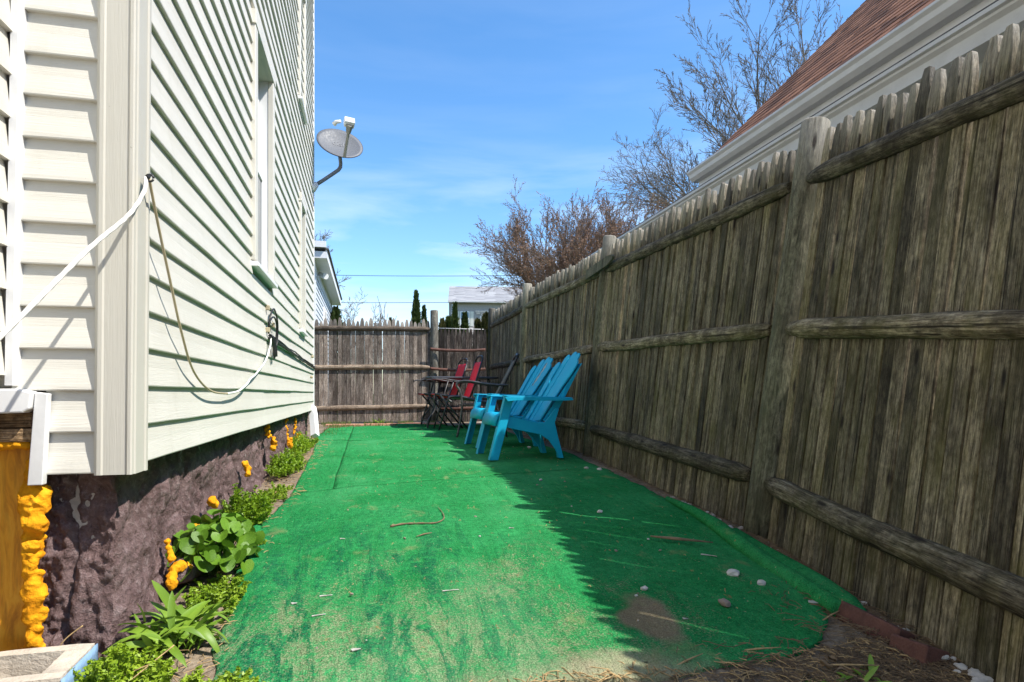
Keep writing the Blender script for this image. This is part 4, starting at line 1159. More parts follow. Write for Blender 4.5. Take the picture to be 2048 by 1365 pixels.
mb = MB(); mb.box((-.055, -.035, -.04), (.052, .045, .035), Matrix(((dr.x, du.x, dn.x, lnb.x), (dr.y, du.y, dn.y, lnb.y), (dr.z, du.z, dn.z, lnb.z), (0,0,0,1)))); mb.build('receiver', M['lnb'], sd, .006)
mb = MB(); c1 = dp(-.05, -.09, .33); mb.tube([c1, c1 - dr * .045 - dn * .02, c1 - dr * .065 - dn * .055], [.016, .020, .024], 10); mb.build('feed_horn', M['lnb'], sd)

# ------------------------------------------------------------------ rope, cord and cables on the house
def smooth_path(pts, n=10):
    P = [Vector(p) for p in pts]; out = []
    for i in range(len(P) - 1):
        p0, p1, p2, p3 = P[max(i-1, 0)], P[i], P[i+1], P[min(i+2, len(P)-1)]
        for k in range(n):
            t = k / n; out.append(.5 * ((2*p1) + (p2-p0)*t + (2*p0-5*p1+4*p2-p3)*t*t + (3*p1-p0-3*p2+p3)*t*t*t))
    out.append(P[-1]); return out
hk = Vector((-.556, 1.742, .556))
def rope_mesh(path, r_, strands=3, pitch=.045):
    mb = MB(); s = 0; L = [0]
    for a, b_ in zip(path, path[1:]): s += (b_ - a).length; L.append(s)
    n = 9; base = []
    up = Vector((0, 0, 1))
    for i, p in enumerate(path):
        t = (path[min(i+1, len(path)-1)] - path[max(i-1, 0)]).normalized(); u_ = (up - t * up.dot(t)).normalized(); v_ = t.cross(u_)
        base.append(len(mb.v))
        for k in range(18):
            a = 2 * math.pi * k / 18
            rr = r_ * (1 + .10 * math.cos(strands * (a - L[i] / pitch * 2 * math.pi / strands)))
            mb.v.append(tuple(p + u_ * math.cos(a) * rr + v_ * math.sin(a) * rr))
    for a, b_ in zip(base, base[1:]):
        for k in range(18): mb.f.append([a + k, a + (k+1) % 18, b_ + (k+1) % 18, b_ + k]); mb.sm.append(True)
    return mb
path = smooth_path([hk, hk + Vector((.004, -.02, -.04)), (-.567, 1.66, .435), (-.598, 1.52, .318), (-.640, 1.33, .140), (-.72, 1.05, -.14), (-.80, .80, -.42)], 16)
tag(rope_mesh(path, .0049).build('rope', M['rope']), 'thick white rope slanting from the house corner toward lower left', 'rope')
mb = MB(); mb.tube([hk + Vector((-.02, .05, .002)), hk + Vector((.004, .012, .006)), hk + Vector((.010, -.004, .004))], .0045, 8); mb.tube([hk + Vector((.010 + .009 * math.cos(a), .0, .009 * math.sin(a))) for a in [k * .5 for k in range(13)]], .003, 6)
tag(mb.build('screw_eye', M['black']), 'dark screw eye on the corner post holding rope and cord', 'hook')
cx = XW + .030
path = smooth_path([hk + Vector((.006, .01, 0)), (cx + .01, 1.83, .46), (cx + .01, 1.93, .33), (cx + .008, 2.05, .19), (cx + .004, 2.20, .075), (cx + .004, 2.42, .012), (cx + .004, 2.70, .0)], 12)
mb = MB(); mb.tube(path, .0038, 8); tag(mb.build('tan_cord', M['cord']), 'thin tan cord hanging in a loop down the siding', 'cord')
path = smooth_path([(cx + .004, 2.70, .0), (cx + .004, 2.92, .012), (cx + .006, 3.10, .045), (cx + .004, 3.20, .072), (cx + .002, 3.38, .105), (cx + .002, 3.68, .19), (cx, 3.86, .285), (cx - .004, 3.91, .335)], 10)
mb = MB(); mb.tube(path, .0048, 8); tag(mb.build('white_cord', M['cord_white']), 'white cord rising from the loop to the cable bundle', 'cord')
cb = empty('cable_bundle', (XW + .017, 3.91, .35)); tag(cb, 'bundle of black cables tied to the siding and running to the far corner', 'cable'); CO = Vector(cb.location)
q = random.Random(8)
for i in range(4):
    pts = []
    for k in range(26):
        y = lerp(3.88, 7.12, k / 25); pts.append(Vector((XW + .020 + .006 * (i % 2) + .004 * nz(y * 4, i), y, lerp(.345, .285, k / 25) + .012 * (i - 1.5) * (.6 + .5 * nz(y * 2, i * 3)) + .006 * nz(y * 5, i, 3))) - CO)
    mb = MB(); mb.tube(smooth_path(pts, 3), .0055, 6); mb.build('cable', M['cable'], cb)
for i, (w, h) in enumerate(((.16, .10), (.13, .08))):
    mb = MB(); pts = smooth_path([(0, -.03, .02 - i * .01), (.010, -.05, h), (.018, .06, h + .07 - i * .03), (.020, .20 - i * .04, h), (.014, .22 - i * .05, -.02), (.012, .12, -.10 - i * .03), (.010, .08, -.02)], 8)
    mb.tube(pts, .0055, 6); mb.build('cable_loop', M['cable'], cb)
for i in range(4):
    mb = MB(); y = .05 + i * .03; mb.tube(smooth_path([(.012, y - .05, .0), (.018, y, -.05), (.020, y + .02, -.11), (.016, y + .04, -.13 + i * .012)], 6), .006, 6); mb.build('cable_end', M['cable'], cb)
for (y, z) in ((-.06, .16), (-.05, .03), (.14, .08)):
    mb = MB(); mb.box((-.012, y - .012, z - .014), (.012, y + .012, z + .014)); mb.build('clip', M['cord'], cb, .003)
for (y, z) in ((6.7, .18), (6.8, .40)):
    mb = MB(); mb.tube([(XW + .012 - CO.x, y - CO.y, z - CO.z), (XW + .035 - CO.x, y - CO.y, z - .01 - CO.z)], .014, 8); mb.build('clip', M['cord'], cb)

# ------------------------------------------------------------------ blue Adirondack chairs (front toward the house)
def adirondack(loc, rz, label):
    c = empty('adirondack_chair', loc, rz); tag(c, label, 'chair', 'blue plastic chairs by the fence')
    B = M['blue']
    for s in (-1, 1):
        y = s * .265
        # front leg: tapering L-section post rising to the arm
        mb = MB(); t = .034
        prof = [(0, 0), (.070, 0), (.150, .30), (.185, .46), (.205, .487), (.125, .487), (.075, .27)]
        mb.prism(prof, 'y', y - .006 * s - .004, y - .006 * s + .004)
        o = mb.build('leg', B, c, .003); 
        mb = MB(); mb.prism([(0, 0), (.012, 0), (.137, .487), (.125, .487)], 'y', min(y - s * .002, y - s * .062), max(y - s * .002, y - s * .062)); mb.build('leg_flange', B, o, .003)
        # rear leg and side rail in one sweep
        prof = [(.075, .285), (.115, .352), (.25, .318), (.40, .285), (.455, .288), (.545, .40), (.575, .39), (.540, .285), (.565, .18), (.615, .0), (.575, 0), (.545, .07), (.49, .145), (.42, .19), (.34, .208), (.22, .232), (.10, .262)]
        y2 = s * .232
        mb = MB(); mb.prism(prof, 'y', y2 - .011, y2 + .011); o = mb.build('side_rail', B, c, .004)
        mb = MB(); mb.prism([(.575, 0), (.615, 0), (.540, .285), (.528, .278)], 'y', min(y2 - s * .009, y2 - s * .050), max(y2 - s * .009, y2 - s * .050)); mb.build('leg', B, c, .004)
        # arm
        mb = MB(); n = 10
        top = []
        pl = [(.105, -.035), (.125, -.052), (.32, -.056), (.55, -.046), (.66, -.034), (.675, -.01), (.665, .030), (.45, .040), (.20, .048), (.125, .046), (.105, .03)]
        mb.prism([(x, s * (.270 + (-v))) for x, v in pl], 'z', .490, .502)
        mb.v = [(x, yy, z - .016 * clamp((x - .1) / .55)) for x, yy, z in mb.v]
        o = mb.build('armrest', B, c, .004)
        mb = MB(); mb.prism([(.107, .487), (.16, .491), (.60, .477), (.668, .474), (.66, .462), (.55, .458), (.22, .462), (.13, .455)], 'y', min(s * .318, s * .326), max(s * .318, s * .326)); mb.build('arm_skirt', B, o, .002)
    # seat slats following the dip, front one rolled over the edge
    sp = [(.060, .285), (.066, .325), (.082, .350), (.108, .362), (.20, .345), (.30, .318), (.40, .294), (.47, .285)]
    mb = MB(); fr_ = [(.052, .262), (.056, .31), (.070, .343), (.095, .360), (.122, .363), (.122, .351), (.098, .348), (.082, .335), (.070, .305), (.066, .262)]
    mb.prism(fr_, 'y', -.226, .226, True); mb.build('seat_front', B, c)
    for i in range(5):
        a = .128 + i * .069; b_ = a + .063
        za, zb = interp(a, sp), interp(b_, sp)
        mb = MB(); mb.prism([(a, za), (b_, zb), (b_, zb - .012), (a, za - .012)], 'y', -.222, .222); mb.build('seat_slat', B, c, .004)
    # fan back of five slats
    b0 = Vector((.435, 0, .292)); bd = Vector((.372, 0, .575)); bl = bd.length; bd.normalize(); bn = Vector((-bd.z, 0, bd.x))
    tops = [.585, .665, .690, .665, .585]
    for i in range(5):
        k = i - 2; mb = MB(); ts = [0, .15, .3, .45, .6, .72, .82, .90, .93, .955, .975, .99, 1.0]; n = len(ts) - 1
        for j in range(n + 1):
            t = ts[j]; s_ = t * tops[i]
            wt = interp(s_, [(0, .080), (.3, .095), (.52, .114), (.70, .115)])
            half = wt * .5 - .0014
            e = tops[i] - s_
            if e < .05: half *= math.sqrt(max(.02, 1 - (1 - e / .05) ** 2))
            cy = k * wt; curve = -.018 * (abs(k) ** 2) / 4
            if i in (0, 4) and e < .12: cy -= (1 if i == 4 else -1) * .018 * (1 - e / .12)
            P = b0 + bd * s_ + bn * (-curve * 1.0)
            for (yy, th) in ((cy - half, 0), (cy + half, 0), (cy + half, -.013), (cy - half, -.013)):
                q_ = P + bn * th; mb.v.append((q_.x, yy, q_.z))
        for j in range(n):
            for m_ in range(4): mb.f.append([j*4 + m_, j*4 + (m_+1) % 4, (j+1)*4 + (m_+1) % 4, (j+1)*4 + m_]); mb.sm.append(False)
        mb.f += [[0,1,2,3], [n*4+3, n*4+2, n*4+1, n*4]]; mb.sm += [False, False]
        mb.build('back_slat', B, c, .003)
    for s_, w in ((.10, .19), (.24, .215)):
        P = b0 + bd * s_ - bn * .022; mb = MB(); mb.box((P.x - .012, -w - .03, P.z - .016), (P.x + .012, w + .03, P.z + .016)); mb.build('back_brace', B, c, .004)
    # back panel behind the slats and the flange down each side
    mb = MB(); oL, oR = [], []
    for j in range(10):
        s_ = j / 9 * .565; wt = interp(s_, [(0, .080), (.3, .095), (.52, .114), (.70, .115)]); P = b0 + bd * s_ - bn * .016
        oL.append((P.x, -wt * 2.4, P.z)); oR.append((P.x, wt * 2.4, P.z))
    mb.add(oL + oR, [[i, i+1, 10+i+1, 10+i] for i in range(9)]); o = mb.build('back_panel', B, c, fix=False); o.modifiers.new('s', 'SOLIDIFY').thickness = .004
    for s in (-1, 1):
        mb = MB(); n = 8
        pts = []
        for j in range(n + 1):
            s_ = .02 + j / n * .50; wt = interp(s_, [(0, .080), (.3, .095), (.52, .114), (.70, .115)]); P = b0 + bd * s_ + bn * (-.014 + .018)
            pts.append((P.x, s * wt * 2.47, P.z))
        Fv = []; wd = [.05, .058, .060, .056, .048, .040, .030, .020, .010]
        for k_, p_ in enumerate(pts):
            p_ = Vector(p_); Fv += [p_ - bn * .012, p_ - bn * (.012 + wd[k_]), p_ - bn * (.012 + wd[k_]) - Vector((0, s * .006, 0)), p_ - bn * .012 - Vector((0, s * .006, 0))]
        mb.add(Fv, [[a_*4 + e_, a_*4 + (e_+1) % 4, (a_+1)*4 + (e_+1) % 4, (a_+1)*4 + e_] for a_ in range(n) for e_ in range(4)] + [[0, 1, 2, 3], [n*4, n*4+1, n*4+2, n*4+3]]); mb.build('back_stiffener', B, c)
    return c
def gA(x, y): return gz(x, y) + .016
c1 = adirondack((.905, 4.86, gA(1.2, 4.8)), R(2), 'nearer bright blue plastic lounge chair with slatted fan back')
c2 = adirondack((.960, 5.78, gA(1.2, 5.8)), R(4), 'farther blue plastic lounge chair with a torn strip on its back')
# torn strip on the far chair's back and the dead leaves on its seat
mb = MB(); b0 = Vector((.435, 0, .292)); bd = Vector((.372, 0, .575)).normalized(); bn = Vector((-bd.z, 0, bd.x)); q = random.Random(2)
L_, R_ = [], []
for j in range(15):
    s_ = .34 + .27 * j / 14; w = (.014 if 2 < j < 12 else .006) * (1 + .6 * q.uniform(-1, 1)); P = b0 + bd * s_ + bn * (.006 + .002 * q.random()); y = -.060 - .03 * (j / 14) + .006 * q.uniform(-1, 1)
    L_.append((P.x, y - w, P.z)); R_.append((P.x, y + w, P.z))
mb.add(L_ + R_, [[i, i+1, 15 + i + 1, 15 + i] for i in range(14)]); o = mb.build('torn_strip', M['paper'], c2, fix=False); o['label'] = 'torn pale strip on the back'
md = o.modifiers.new('s', 'SOLIDIFY'); md.thickness = .002
mb = MB(); L2 = [(x + .001, y + .022, z) for x, y, z in R_]; R2 = [(x + .001, y + .028 + .006 * math.sin(i * 2.1), z) for i, (x, y, z) in enumerate(R_)]
mb.add(L2 + R2, [[i, i+1, 15 + i + 1, 15 + i] for i in range(14)]); o = mb.build('torn_edge', M['black'], c2, fix=False); md = o.modifiers.new('s', 'SOLIDIFY'); md.thickness = .002

# ------------------------------------------------------------------ patio table
tb = empty('patio_table', (1.31, 8.92, gA(1.27, 8.9))); tag(tb, 'dark metal patio table with curved legs in the far corner', 'table')
mb = MB(); pl = []
for cx_, cy_, a0 in ((.42, .40, 0), (-.42, .40, 90), (-.42, -.40, 180), (.42, -.40, 270)):
    for k in range(7): a = R(a0 + k * 15); pl.append((cx_ + .10 * math.cos(a), cy_ + .10 * math.sin(a)))
mb.prism(pl, 'z', .690, .716); mb.build('table_top', M['table_top'], tb, .006)
for sx in (-1, 1):
    for sy in (-1, 1):
        for k, dy in enumerate((-.016, .016)):
            mb = MB(); e = lambda i, z: (sx * (.50 - i), sy * (.45 - i * .7) + dy, z)
            mb.tube(smooth_path([e(.13, .69), e(.105, .63), e(.10, .52), e(.095, .40), e(.115, .30), e(.09, .22), e(.02, .13), e(.00, .08), e(.0, 0)], 5), .0115, 8)
            mb.build('leg', M['worn_metal'], tb)
for s in (-1, 1):
    mb = MB(); mb.tube([(-.40, s * .37, .40), (.40, s * .37, .40)], .010, 8); mb.build('crossbar', M['worn_metal'], tb)
    mb = MB(); mb.tube([(s * .40, -.37, .395), (s * .40, .37, .395)], .010, 8); mb.build('crossbar', M['worn_metal'], tb)

# ------------------------------------------------------------------ red folding chairs
def folding_chair(loc, rz, label):
    c = empty('folding_chair', loc, rz); tag(c, label, 'chair', 'red sling folding chairs')
    w = .235
    for s in (-1, 1):
        y = s * w
        mb = MB(); mb.tube([(0, y, 0), (.10, y, .33), (.20, y, .66)], .0145, 8, flat=.7); mb.build('leg', M['black'], c)
        mb = MB(); mb.tube([(.40, y * .92, 0), (.22, y * .92, .22), (.02, y * .92, .46)], .0125, 8); mb.build('leg', M['black'], c)
        mb = MB(); mb.tube([(-.05, y * .86, .475), (.20, y * .86, .440), (.43, y * .86, .405)], .0115, 8); mb.build('seat_rail', M['black'], c)
        mb = MB(); mb.tube(smooth_path([(-.10, y * 1.05, .655), (-.06, y * 1.05, .672), (.08, y * 1.05, .668), (.20, y * 1.05, .650), (.49, y * 1.05, .632)], 4), .0115, 8, flat=.8); mb.build('armrest', M['worn_metal'], c)
        mb = MB(); mb.tube([(.40, y * .94, .38), (.50, y * .94, .66), (.585, y * .94, .93)], .0125, 8); mb.build('back_rail', M['black'], c)
    mb = MB(); mb.tube(smooth_path([(.585, -w * .94, .93), (.592, -w * .80, .965), (.597, -w * .4, .985), (.597, w * .4, .985), (.592, w * .80, .965), (.585, w * .94, .93)], 5), .0125, 8); mb.build('top_loop', M['black'], c)
    mb = MB(); mb.grid(9, 10, lambda u, v: (lerp(.405, .578, v) + .028 * math.sin(math.pi * u) * math.sin(math.pi * v), lerp(-w * .92, w * .92, u), lerp(.415, .905, v))); o = mb.build('back_sling', M['red'], c); o.modifiers.new('s', 'SOLIDIFY').thickness = .005
    mb = MB(); mb.grid(9, 10, lambda u, v: (lerp(-.045, .42, v), lerp(-w * .84, w * .84, u), lerp(.474, .407, v) - .025 * math.sin(math.pi * u) * math.sin(math.pi * v))); o = mb.build('seat_sling', M['red'], c); o.modifiers.new('s', 'SOLIDIFY').thickness = .005
    mb = MB(); mb.tube([(.03, -w, .10), (.03, w, .10)], .010, 6); mb.build('foot_bar', M['black'], c)
    return c
folding_chair((.895, 8.15, gA(1.0, 8.15)), R(2), 'nearer red folding chair tucked at the patio table front')
folding_chair((.79, 8.80, gA(.9, 8.8)), R(7), 'farther red folding chair half hidden by the table edge')

# ------------------------------------------------------------------ taupe sling armchair between table and blue chairs
c = empty('sling_armchair', (1.00, 7.05, gA(1.2, 7.05)), R(-9)); tag(c, 'black tube armchair with taupe sling behind the blue chairs', 'chair')
for s in (-1, 1):
    y = s * .27
    mb = MB(); mb.tube(smooth_path([(.02, y, 0), (.06, y, .20), (.075, y, .38), (.05, y, .52), (.015, y, .585), (.05, y, .625), (.16, y, .628), (.34, y, .600), (.52, y, .585), (.60, y, .59)], 6), .0125, 8); mb.build('arm_frame', M['worn_metal'], c)
    mb = MB(); mb.tube(smooth_path([(-.04, y * .92, .395), (-.075, y * .92, .42), (-.05, y * .92, .452), (.08, y * .92, .45), (.30, y * .92, .40), (.42, y * .92, .395), (.50, y * .92, .50), (.60, y * .92, .70), (.70, y * .92, .905)], 6), .014, 8); mb.build('sling_rail', M['black'], c)
    mb = MB(); mb.tube([(.44, y, .42), (.53, y, .20), (.58, y, 0)], .0125, 8); mb.build('leg', M['worn_metal'], c)
    mb = MB(); mb.tube([(.055, y * .97, .36), (.46, y * .97, .36)], .010, 8); mb.build('seat_bar', M['worn_metal'], c)
mb = MB(); mb.tube(smooth_path([(.70, -.248, .905), (.715, -.15, .935), (.72, 0, .945), (.715, .15, .935), (.70, .248, .905)], 5), .020, 8); mb.build('top_rail', M['black'], c)
mb = MB(); mb.grid(9, 10, lambda u, v: (lerp(.43, .690, v) + .02 * math.sin(math.pi * u), lerp(-.245, .245, u), lerp(.405, .885, v))); o = mb.build('back_sling', M['tan_mesh'], c); o.modifiers.new('s', 'SOLIDIFY').thickness = .005
mb = MB(); mb.grid(9, 10, lambda u, v: (lerp(-.05, .42, v), lerp(-.245, .245, u), lerp(.455, .395, v) - .02 * math.sin(math.pi * u))); o = mb.build('seat_sling', M['tan_mesh'], c); o.modifiers.new('s', 'SOLIDIFY').thickness = .005

# ------------------------------------------------------------------ concrete block and rock by the house corner
bl = empty('concrete_block', (-.832, 1.56, -.79), R(2)); tag(bl, 'hollow concrete block with one blue painted end at lower left', 'block')
def bbox_rough(a, b_, nsub, seed, amp):
    bm = bmesh.new(); bmesh.ops.create_cube(bm, size=1.0); bmesh.ops.subdivide_edges(bm, edges=bm.edges, cuts=nsub, use_grid_fill=True)
    mb = MB(); A, B = Vector(a), Vector(b_)
    for v in bm.verts:
        p = Vector([lerp(A[k], B[k], v.co[k] + .5) for k in range(3)]); nn = v.co.normalized()
        p += nn * amp * (mnoise.noise(p * 22 + Vector((seed, 0, 0))) + .5 * mnoise.noise(p * 60))
        mb.v.append(tuple(p))
    mb.f = [[v.index for v in f.verts] for f in bm.faces]; mb.sm = [False] * len(mb.f); bm.free(); return mb
for a, b_ in (((-.20, -.095, 0), (.197, -.062, .19)), ((-.20, .062, 0), (.197, .095, .19)), ((.150, -.061, 0), (.1965, .061, .189)), ((-.02, -.061, 0), (.015, .061, .189)), ((-.20, -.061, 0), (-.165, .061, .189))):
    bbox_rough(a, b_, 9, a[0] * 9, .0035).build('web', M['block'], bl)
mb = MB(); mb.grid(12, 10, lambda u, v: (.2015 + .001 * nz(u * 9, v * 9), lerp(-.097, .097, u), lerp(.0, .186 + .004 * nz(u * 14, 3), v))); o = mb.build('painted_end', M['block_blue'], bl); o.modifiers.new('s', 'SOLIDIFY').thickness = .003
def rock(loc, r_, seed, mat, name, label, cat, grp=None, sc=(1, 1, .7), sub=3):
    bm = bmesh.new(); bmesh.ops.create_icosphere(bm, subdivisions=sub, radius=1.0); mb = MB()
    for v in bm.verts:
        d = 1 + .28 * mnoise.noise(v.co * 1.3 + Vector((seed, 0, 0))) + .12 * mnoise.noise(v.co * 3.5 + Vector((0, seed, 0)))
        mb.v.append((v.co.x * r_ * sc[0] * d, v.co.y * r_ * sc[1] * d, v.co.z * r_ * sc[2] * d))
    mb.f = [[v.index for v in f.verts] for f in bm.faces]; mb.sm = [sub > 2] * len(mb.f); bm.free()
    o = mb.build(name, M[mat]); o.location = loc; tag(o, label, cat, grp); return o
rock((-.575, 1.69, -.735), .065, 3, 'stone', 'rock', 'brown rock between concrete block and long leaved weed', 'rock', sc=(1.0, .8, .9))
rock((-.60, 1.86, -.655), .065, 5, 'stone', 'rock', 'purplish painted rock behind the long leaved weed', 'rock', sc=(1.1, 1.2, .6))
rock((-.595, 2.22, -.585), .055, 6, 'stone', 'rock', 'purplish stone with yellow foam beside the heart leaved plant', 'rock', sc=(.9, 1.3, .8))
# brick by the fence
mb = MB(); mb.box((-.045, -.10, -.03), (.045, .10, .03)); o = mb.build('brick', M['brick'], None, .006, 3); o.location = (1.487, 1.53, gz(1.48, 1.53) + .010); o.rotation_euler = (R(6), R(24), R(9)); tag(o, 'broken red brick tilted in the needles by the fence', 'brick')
mb = MB(); mb.box((-.045, -.055, -.03), (.045, .055, .03)); o = mb.build('brick', M['brick'], None, .006, 3); o.location = (1.478, 1.375, gz(1.47, 1.375) + .006); o.rotation_euler = (R(-4), R(20), R(4)); tag(o, 'red brick end lying just below the tilted brick', 'brick')

# ------------------------------------------------------------------ plants by the house
def heart_leaf(seed, size):
    q = random.Random(seed); mb = MB(); n = 20; ou = []
    for k in range(n):
        a = 2 * math.pi * k / n
        r_ = 1 - .05 * math.cos(a)
        if abs(a - math.pi) < .9: r_ *= 1 - .62 * (1 - abs(a - math.pi) / .9) ** 1.2
        r_ *= 1 + .03 * (k % 2)
        ou.append((math.cos(a) * r_, math.sin(a) * r_ * 1.04))
    cup = q.uniform(.05, .30); fold = q.uniform(.08, .40)
    z = lambda x, y: cup * (x * x + y * y) - .02 + fold * abs(y) - .12 * x * x * (x > 0) + .05 * math.sin(5 * y + seed) * abs(y)
    mb.v.append((-.35 * size, 0, z(-.35, 0) * size))
    for sc in (.5, 1.0):
        for x, y in ou:
            xx = lerp(-.35, x, sc); yy = y * sc; mb.v.append((xx * size, yy * size, z(xx, yy) * size))
    for k in range(n):
        k2 = (k + 1) % n; mb.f += [[0, 1 + k, 1 + k2], [1 + k, 1 + n + k, 1 + n + k2, 1 + k2]]; mb.sm += [True, True]
    return mb.mesh('leaf', M['violet'], False)
hl = [heart_leaf(i, 1.0) for i in range(6)]
vp = empty('violet_plant', (-.525, 2.34, gz(-.53, 2.34))); tag(vp, 'bushy clump of round heart shaped leaves beside the stone wall', 'plant')
q = random.Random(14)
stems = MB()
for i in range(125):
    t = (i + .5) / 125; a = i * 2.39996; rad = math.sqrt(t) * .155
    x, y = math.cos(a) * rad * .86, math.sin(a) * rad * 1.28
    z = .155 * (1 - (rad / .165) ** 2) ** .5 + .02 + q.uniform(-.06, .025) if rad < .165 else .02
    z = max(.02, z); s = q.uniform(.019, .038)
    out = Vector((x, y, 0)); tilt = .15 + .8 * (rad / .16) + q.gauss(0, .32)
    d = math.atan2(y, x) + q.gauss(0, .8)
    m = Matrix.Translation((x, y, z)) @ Matrix.Rotation(d, 4, 'Z') @ Matrix.Rotation(tilt, 4, 'Y') @ Matrix.Rotation(q.gauss(0, .2), 4, 'X') @ Matrix.Diagonal((s, s, s, 1))
    o = place('leaf', hl[i % 6], vp, M=m)
    stems.tube([(x * .25, y * .25, 0), (x * .8, y * .8, z * .7), (x - math.cos(d) * s * .3, y - math.sin(d) * s * .3, z)], .0018, 4, False)
stems.build('stems', M['violet'], vp)
def lance_leaf(seed, L, W, droop):
    mb = MB(); n = 9
    for i in range(n):
        t = i / (n - 1); w = W * math.sin(math.pi * min(1, t * .88 + .06)) ** .8 * (1 if t < .97 else .2)
        if t < .25: w = lerp(W * .22, w, t / .25)
        ang = .95 - droop * t; 
        x = L * (t * math.cos(.35) if False else t) * math.cos(max(-.6, ang)) * 1.0; z = L * t * math.sin(max(-.9, ang))
        mb.v += [(x, -w, z + w * .35), (x, 0, z), (x, w, z + w * .35)]
    for i in range(n - 1):
        a = i * 3; mb.f += [[a, a+1, a+4, a+3], [a+1, a+2, a+5, a+4]]; mb.sm += [True, True]
    return mb.mesh('leaf', M['lance'], False)
ll = [lance_leaf(i, .15, .0125, .15 + .22 * i) for i in range(6)]
wp = empty('lance_weed', (-.495, 1.80, gz(-.49, 1.80))); tag(wp, 'weed with long pointed leaves beside the concrete block', 'plant')
q = random.Random(19)
for i in range(80):
    a = q.uniform(0, 2 * math.pi); s = q.uniform(.55, 1.05)
    bx, by = q.gauss(0, .04), q.gauss(0, .05)
    m = Matrix.Translation((bx, by, q.uniform(0, .05))) @ Matrix.Rotation(a, 4, 'Z') @ Matrix.Rotation(q.gauss(0, .25), 4, 'X') @ Matrix.Rotation(q.uniform(-.45, .35), 4, 'Y') @ Matrix.Diagonal((s, s * q.uniform(.8, 1.2), s, 1))
    place('leaf', q.choice(ll), wp, M=m)
def feathery(loc, n, spread, h, seed, label, mat='feather', size=.008, name='feathery_weed', fronds=True):
    q = random.Random(seed); root = empty(name, loc); tag(root, label, 'plant')
    mb = MB(); stm = MB()
    for i in range(n):
        a = q.uniform(0, 6.283); rad = math.sqrt(q.random()); b = Vector((math.cos(a) * rad * spread[0], math.sin(a) * rad * spread[1], 0))
        tip = b * 1.18 + Vector((q.gauss(0, .02), q.gauss(0, .02), h * (1 - .55 * rad * rad) * q.uniform(.55, 1.1)))
        stm.tube([b * .7, lerp(b * .8, tip, .6), tip], .0011, 3, False)
        k = 16
        for j in range(k):
            t = .25 + .75 * j / k; p = lerp(b * .8, tip, t); ln = (.030 if fronds else .018) * (1.15 - t * .8)
            for s in (-1, 1):
                d = Vector((q.gauss(0, 1), q.gauss(0, 1), .35 + q.gauss(0, .5))).normalized()
                for e in (.35, .7, 1.0):
                    c = p + d * ln * e; u_ = Vector((q.gauss(0, 1), q.gauss(0, 1), q.gauss(0, .6))).normalized() * size; v_ = u_.cross(Vector((q.gauss(0, 1), q.gauss(0, 1), q.gauss(0, 1)))).normalized() * size * .45
                    mb.add([c - u_, c + v_, c + u_, c - v_], [(0, 1, 2, 3)])
    stm.build('stems', M[mat], root, fix=False); o = mb.build('foliage', M[mat], root, fix=False); o['kind'] = 'stuff'; return root
feathery((-.535, 2.98, gz(-.52, 2.98)), 80, (.085, .17), .19, 1, 'feathery bright green weed bush behind the heart leaved plant')
feathery((-.545, 4.5, gz(-.55, 4.5)), 90, (.09, .45), .16, 2, 'long low feathery weed patch toward the downspout')
feathery((-.50, 3.62, gz(-.50, 3.62)), 34, (.05, .26), .07, 11, 'thin low weeds between the two feathery bushes', 'weed', .007, 'creeping_weed', False)
feathery((-.545, 6.25, gz(-.54, 6.25)), 40, (.06, .38), .09, 12, 'low yellow green weeds around the downspout foot', 'weed', .007, 'creeping_weed', False)
feathery((-.45, 2.62, gz(-.45, 2.62)), 16, (.03, .12), .05, 13, 'sparse weeds at the carpet edge by the heart leaved plant', 'weed', .007, 'creeping_weed', False)
feathery((-.565, 5.5, gz(-.56, 5.5)), 50, (.08, .25), .20, 3, 'feathery weed tuft nearest the downspout')
feathery((-.455, 2.08, gz(-.45, 2.08)), 60, (.085, .16), .075, 4, 'low bright weed patch behind the long leaved weed', 'weed', .007, 'creeping_weed', False)
feathery((-.555, 1.565, gz(-.55, 1.565) + .0), 75, (.10, .10), .125, 5, 'small leaved weed clump spilling beside the blue block end', 'weed', .007, 'creeping_weed', False)
feathery((-.36, 1.545, gz(-.36, 1.545)), 50, (.11, .06), .05, 6, 'creeping weed at the bottom edge of the near carpet', 'weed', .007, 'creeping_weed', False)
sp_ = empty('seedling', (1.14, 1.30, gz(1.14, 1.30))); tag(sp_, 'broad leaved seedling in the shade at lower right', 'plant')
q = random.Random(6)
for i in range(24):
    s = q.uniform(.25, .55)
    place('leaf', ll[i % 5], sp_, M=Matrix.Translation((q.gauss(.04, .045), q.gauss(0, .018), 0)) @ Matrix.Rotation(i * .9, 4, 'Z') @ Matrix.Rotation(q.uniform(-.1, .5), 4, 'Y') @ Matrix.Diagonal((s, s * 1.3, s, 1)))
sp2 = empty('dandelion_plant', (.16, 9.98, gz(.16, 9.98))); tag(sp2, 'small green weed at the foot of the back fence', 'plant')
for i in range(14):
    s = q.uniform(.5, .95); place('leaf', ll[i % 4], sp2, M=Matrix.Translation((q.gauss(0, .05), q.gauss(0, .03), 0)) @ Matrix.Rotation(i * .8, 4, 'Z') @ Matrix.Rotation(q.uniform(-.5, .3), 4, 'Y') @ Matrix.Diagonal((s, s, s, 1)))
